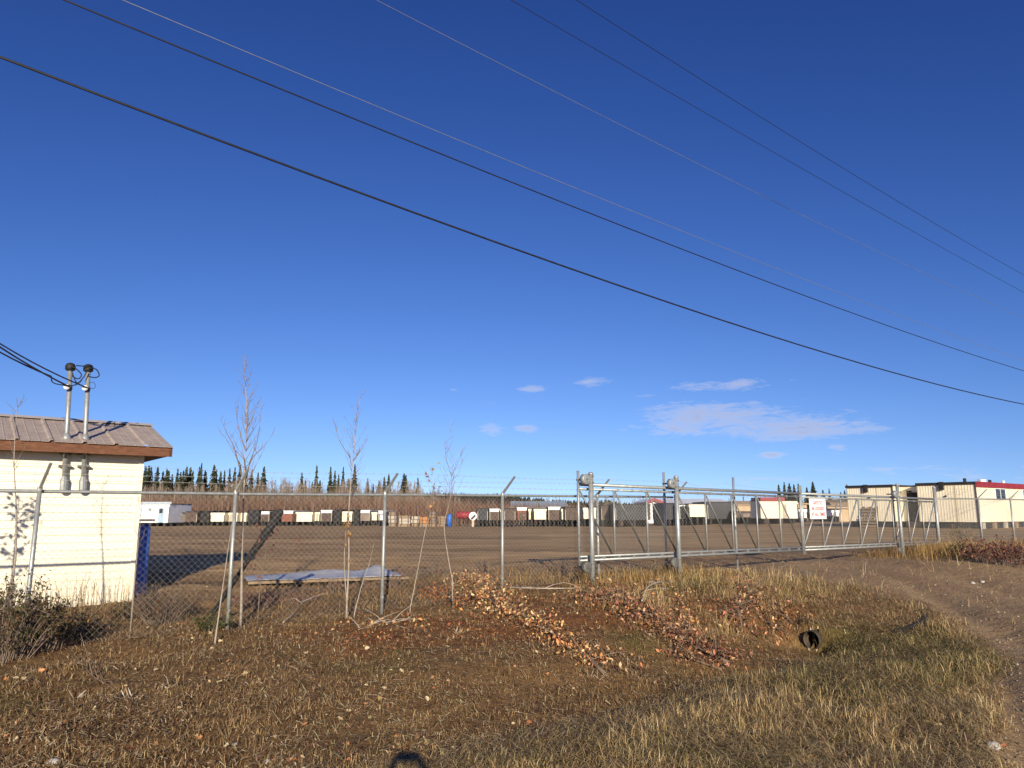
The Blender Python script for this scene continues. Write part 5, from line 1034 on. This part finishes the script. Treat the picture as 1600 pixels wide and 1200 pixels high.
# ------------------------------------------------------------------ fallen branches
def fallen(pix, r, lab, nl, pal, spread=.16, lift=.05, twigs=10, m=BARKD):
    twigs = int(twigs * 1.5)
    P = [gp(x, y) + Vector((0, 0, lift * (1 if 0 < i < len(pix) - 1 else .4))) for i, (x, y) in enumerate(pix)]; P = spline(P, 24); rt = empty('fallen_branch', P[0], lab, 'branch', 'cut branches below the fence'); n = len(P)
    for q in P: q.z = max(q.z, hz(q.x, q.y) + r * .8)
    b = MB(); b.tube(P, [max(r * (1 - .7 * i / (n - 1)), .004) for i in range(n)], 7); b.build('limb', m, rt, True); tw = MB(); T = []
    for i in range(twigs):
        k = random.randint(2, n - 1); c = P[k]; d = Vector((random.uniform(-1, 1), random.uniform(-1, 1), random.uniform(.0, .45))).normalized(); e = c + d * random.uniform(.12, .5); e.z = max(e.z, hz(e.x, e.y) + .02); tw.tube([c, c.lerp(e, .5) + Vector((0, 0, .02)), e], [.006, .004, .002], 4, False); T += [c.lerp(e, u) for u in (.3, .5, .7, .9, 1.0)]
    setp(tw.build('twigs', m, rt), kind='stuff')
    if nl:
        nl = int(nl * 1.7); T += P[2:]; Q = np.array([tuple(random.choice(T)) for _ in range(nl)]) + rng.normal(0, 1, (nl, 3)) * np.array([[spread * .5, spread * .5, spread * .22]]); Q[:, 2] = np.maximum(Q[:, 2], height(Q[:, 0], Q[:, 1]) + .03)
        Q[:, 2] = np.minimum(Q[:, 2], height(Q[:, 0], Q[:, 1]) + .03 + .21 * rng.random(nl)); V, F, C = leaves(Q, rng.uniform(.03, .08, nl), pick(pal + [(.16, .09, .05), (.10, .05, .03)], nl, .3), droop=.65, aspect=.48); npmesh('dry_leaves', V, F, LEAFM, parent=rt, col=C)
    return rt
OL = [(.66, .37, .16), (.56, .26, .10), (.72, .50, .27), (.40, .15, .06), (.60, .39, .19)]; RL = [(.42, .19, .10), (.52, .28, .16), (.26, .10, .06), (.50, .32, .19), (.20, .085, .06)]
fallen([(945, 1056), (900, 1020), (850, 988), (805, 955), (765, 915), (735, 905)], .024, 'leafy cut branch pointing down the slope, its bare butt nearest the viewer', 900, OL, .24, .06, 46)
fallen([(790, 975), (770, 945), (755, 920), (720, 905)], .014, 'orange leaved branch heap under the middle of the fence', 700, OL, .32, .08, 36)
fallen([(730, 955), (700, 935), (680, 925)], .010, 'small rusty red leaved branch left of the orange heap', 340, [(.40, .13, .04), (.30, .09, .035), (.5, .2, .07)], .3, .03, 20)
fallen([(1140, 1040), (1080, 1012), (1040, 985), (985, 950), (940, 915)], .026, 'longest leafy branch running down into the ditch', 1000, RL, .30, .06, 50)
fallen([(1128, 1048), (1085, 1035), (1050, 1020)], .017, 'bare dark branch lying beside the foot of the longest one', 60, RL, .2, .03, 8)
fallen([(1060, 1000), (1010, 970), (960, 945), (930, 935)], .014, 'russet leaved branch beside the longest branch', 700, RL, .36, .06, 36)
fallen([(792, 919), (850, 922), (925, 920)], .017, 'pale bare pole lying level in front of the fence', 0, OL, .1, .03, 3, PALE)
fallen([(1003, 945), (1012, 932), (1030, 922), (1049, 917)], .014, 'curved pale branch arching above the ditch bank', 0, OL, .1, .14, 4, PALE)
fallen([(1070, 985), (1066, 955), (1058, 920)], .011, 'thin leafy branch below the second gate post', 160, OL, .2, .10, 14)
fallen([(1160, 995), (1158, 965), (1168, 935), (1140, 912)], .012, 'upright leafy brush at the head of the ditch', 420, RL, .34, .16, 34)
fallen([(1224, 993), (1200, 975), (1178, 958)], .013, 'bare stick left of and above the culvert', 30, OL, .2, .04, 6)
fallen([(1238, 975), (1218, 955), (1200, 942)], .012, 'bare stick just above the culvert', 40, OL, .2, .04, 6)
fallen([(95, 1000), (120, 1030), (140, 1055), (182, 1082)], .009, 'thin dark stick on the verge below the left bush', 0, OL, .1, .02, 5)
fallen([(640, 985), (600, 975), (560, 985)], .006, 'thin pale twig pile below the middle post', 60, OL, .3, .02, 8, PALE)
fallen([(442, 978), (460, 968), (473, 950), (478, 930)], .008, 'bent pale twig arching in front of the tarp', 0, OL, .1, .12, 2, PALE)
for i, (px, py) in enumerate(((530, 1020), (262, 1075), (118, 1090), (205, 1092), (712, 990), (930, 1060))):
    c = gp(px, py); rt = empty('cut_stump_clump', c, 'splintered pale clump of cut stems on the verge, %s of six from the middle' % ORDN[i], 'stump', 'cut stem clumps'); 
    for k in range(9):
        b = MB(); a0 = c + Vector((random.uniform(-.06, .06), random.uniform(-.04, .04), -.02)); e = a0 + Vector((random.uniform(-.09, .09), random.uniform(-.06, .06), random.uniform(.03, .12))); b.tube([a0, a0.lerp(e, .7), e], [.007, .006, .002], 5); b.build('cut_stem', LUMB if k % 3 else PALE, rt)

# ------------------------------------------------------------------ culvert, rubber strip
s0, pc, zc = 10.10, 6.11, -.15; c = plan(s0, pc, zc - .15)
rt = empty('culvert_pipe', c, 'corrugated culvert mouth opening into the ditch under the entrance', 'culvert'); b = MB(); n = 40; rr = .128
for rad, nm, m in ((rr, 'pipe', CORR),):
    vs = []; fs = []
    for i in range(n):
        for ins in (0, 1):
            r_ = rad - .010 * ins + .006 * math.sin(i * math.pi / 1.5); vs += [plan(s0 - .02 + .055 * i, pc + math.cos(2 * math.pi * k / 20) * r_, zc + math.sin(2 * math.pi * k / 20) * r_) for k in range(20)]
    for i in range(n - 1):
        for k in range(20):
            a0 = i * 40 + k; a1 = i * 40 + (k + 1) % 20; fs += [(a0, a1, a1 + 40, a0 + 40), (a1 + 20, a0 + 20, a0 + 60, a1 + 60)]
    for k in range(20): fs.append((k, k + 20, (k + 1) % 20 + 20, (k + 1) % 20))
    fs.append(tuple((n - 1) * 40 + k for k in range(20)))
    b.add(vs, fs); b.build(nm, m, rt, True)
P = [gp(x, y) for x, y in ((1404, 990), (1420, 987), (1436, 980), (1448, 972), (1450, 966))]; b = MB()
for q in P: q.z += .015
P = spline(P, 16); vs = []; fs = []
for q in P: vs += [q + Vector((0, 0, -.05)), q + Vector((.0, .03, -.05)), q + Vector((0, .03, .055)), q + Vector((0, 0, .055))]
for i in range(len(P) - 1):
    for k in range(4): fs.append((4 * i + k, 4 * i + (k + 1) % 4, 4 * i + 4 + (k + 1) % 4, 4 * i + 4 + k))
fs += [(3, 2, 1, 0), tuple(4 * (len(P) - 1) + k for k in range(4))]; b.add(vs, fs); setp(b.build('rubber_strip', BLACK), 'curved black rubber strip sticking out of the grass at the entrance edge', 'rubber strip')

# ------------------------------------------------------------------ the photographer, standing behind the lens with the phone held up
pc0 = Vector((.03, -.012, 1.652)); pe_ = empty('person', (.03, -.5, hz(.03, -.5)), 'person in dark jacket holding a phone up with both hands, seen as a shadow', 'person')
gz0 = hz(.03, -.5); sk = [('pelvis', (.03, -.52, .88), .13), ('waist', (.03, -.51, 1.02), .125), ('chest', (.03, -.49, 1.22), .145), ('neck0', (.03, -.49, 1.37), .06), ('neck', (.03, -.475, 1.42), .052), ('head0', (.03, -.455, 1.49), .085), ('head', (.03, -.45, 1.545), .078), ('head1', (.03, -.455, 1.585), .045)]
ed = [(0, 1), (1, 2), (2, 3), (3, 4), (4, 5), (5, 6), (6, 7)]
def J(p, r): sk.append(('j', p, r)); return len(sk) - 1
for sx in (-1, 1):
    X = .03
    a1 = J((X + sx * .17, -.49, 1.32), .062); a2 = J((X + sx * .235, -.33, 1.20), .048); a2b = J((X + sx * .19, -.17, 1.42), .036); a3 = J((X + sx * .125, -.055, 1.575), .026); a4 = J((X + sx * .105, -.03, 1.625), .024); ed += [(2, a1), (a1, a2), (a2, a2b), (a2b, a3), (a3, a4)]
    for f, (dz, ln) in enumerate(((.052, .050), (.034, .055), (.014, .052), (-.006, .042))):
        f1 = J((X + sx * .088, -.03 - .002 * f, 1.640 + dz * .6), .0095); f2 = J((X + sx * (.092 - ln * .25), -.030, 1.648 + dz * .75), .0085); f3 = J((X + sx * (.088 - ln * .6), -.032, 1.650 + dz * .8), .007); ed += [(a4, f1), (f1, f2), (f2, f3)]
    t1 = J((X + sx * .085, -.045, 1.615), .010); t2 = J((X + sx * .062, -.042, 1.618), .008); ed += [(a4, t1), (t1, t2)]
    l1 = J((X + sx * .09, -.52, .80), .095); l2 = J((X + sx * .105, -.50, .47), .065); l3 = J((X + sx * .11, -.53, .09), .045); l4 = J((X + sx * .12, -.40, .045), .035); ed += [(0, l1), (l1, l2), (l2, l3), (l3, l4)]
me = bpy.data.meshes.new('body'); me.from_pydata([(p[0] - .03, p[1] + .5, p[2]) for _, p, r in sk], ed, []); bo = bpy.data.objects.new('body', me); COL.objects.link(bo); bo.parent = pe_
me.materials.append(mat('dark jacket cloth', (.03, .03, .035), (.05, .05, .055), rough=.9)); md = bo.modifiers.new('skin', 'SKIN')
for i, (_, p, r) in enumerate(sk): me.skin_vertices[0].data[i].radius = (r, r)
me.skin_vertices[0].data[0].use_root = True; sb_ = bo.modifiers.new('smooth', 'SUBSURF'); sb_.levels = 1; sb_.render_levels = 1
ph = empty('phone', pc0 - Vector((0, .005, .038)), 'black phone held level in both hands behind the lens', 'phone'); b = MB(); b.box(pc0 + Vector((-.075, -.012, -.038)), (.15, 0, 0), (0, .008, 0), (0, 0, .076)); b.build('case', BLACK, ph)
b = MB(); b.box(pc0 + Vector((-.07, -.0135, -.034)), (.14, 0, 0), (0, .0012, 0), (0, 0, .068)); b.build('screen', GLASS, ph)
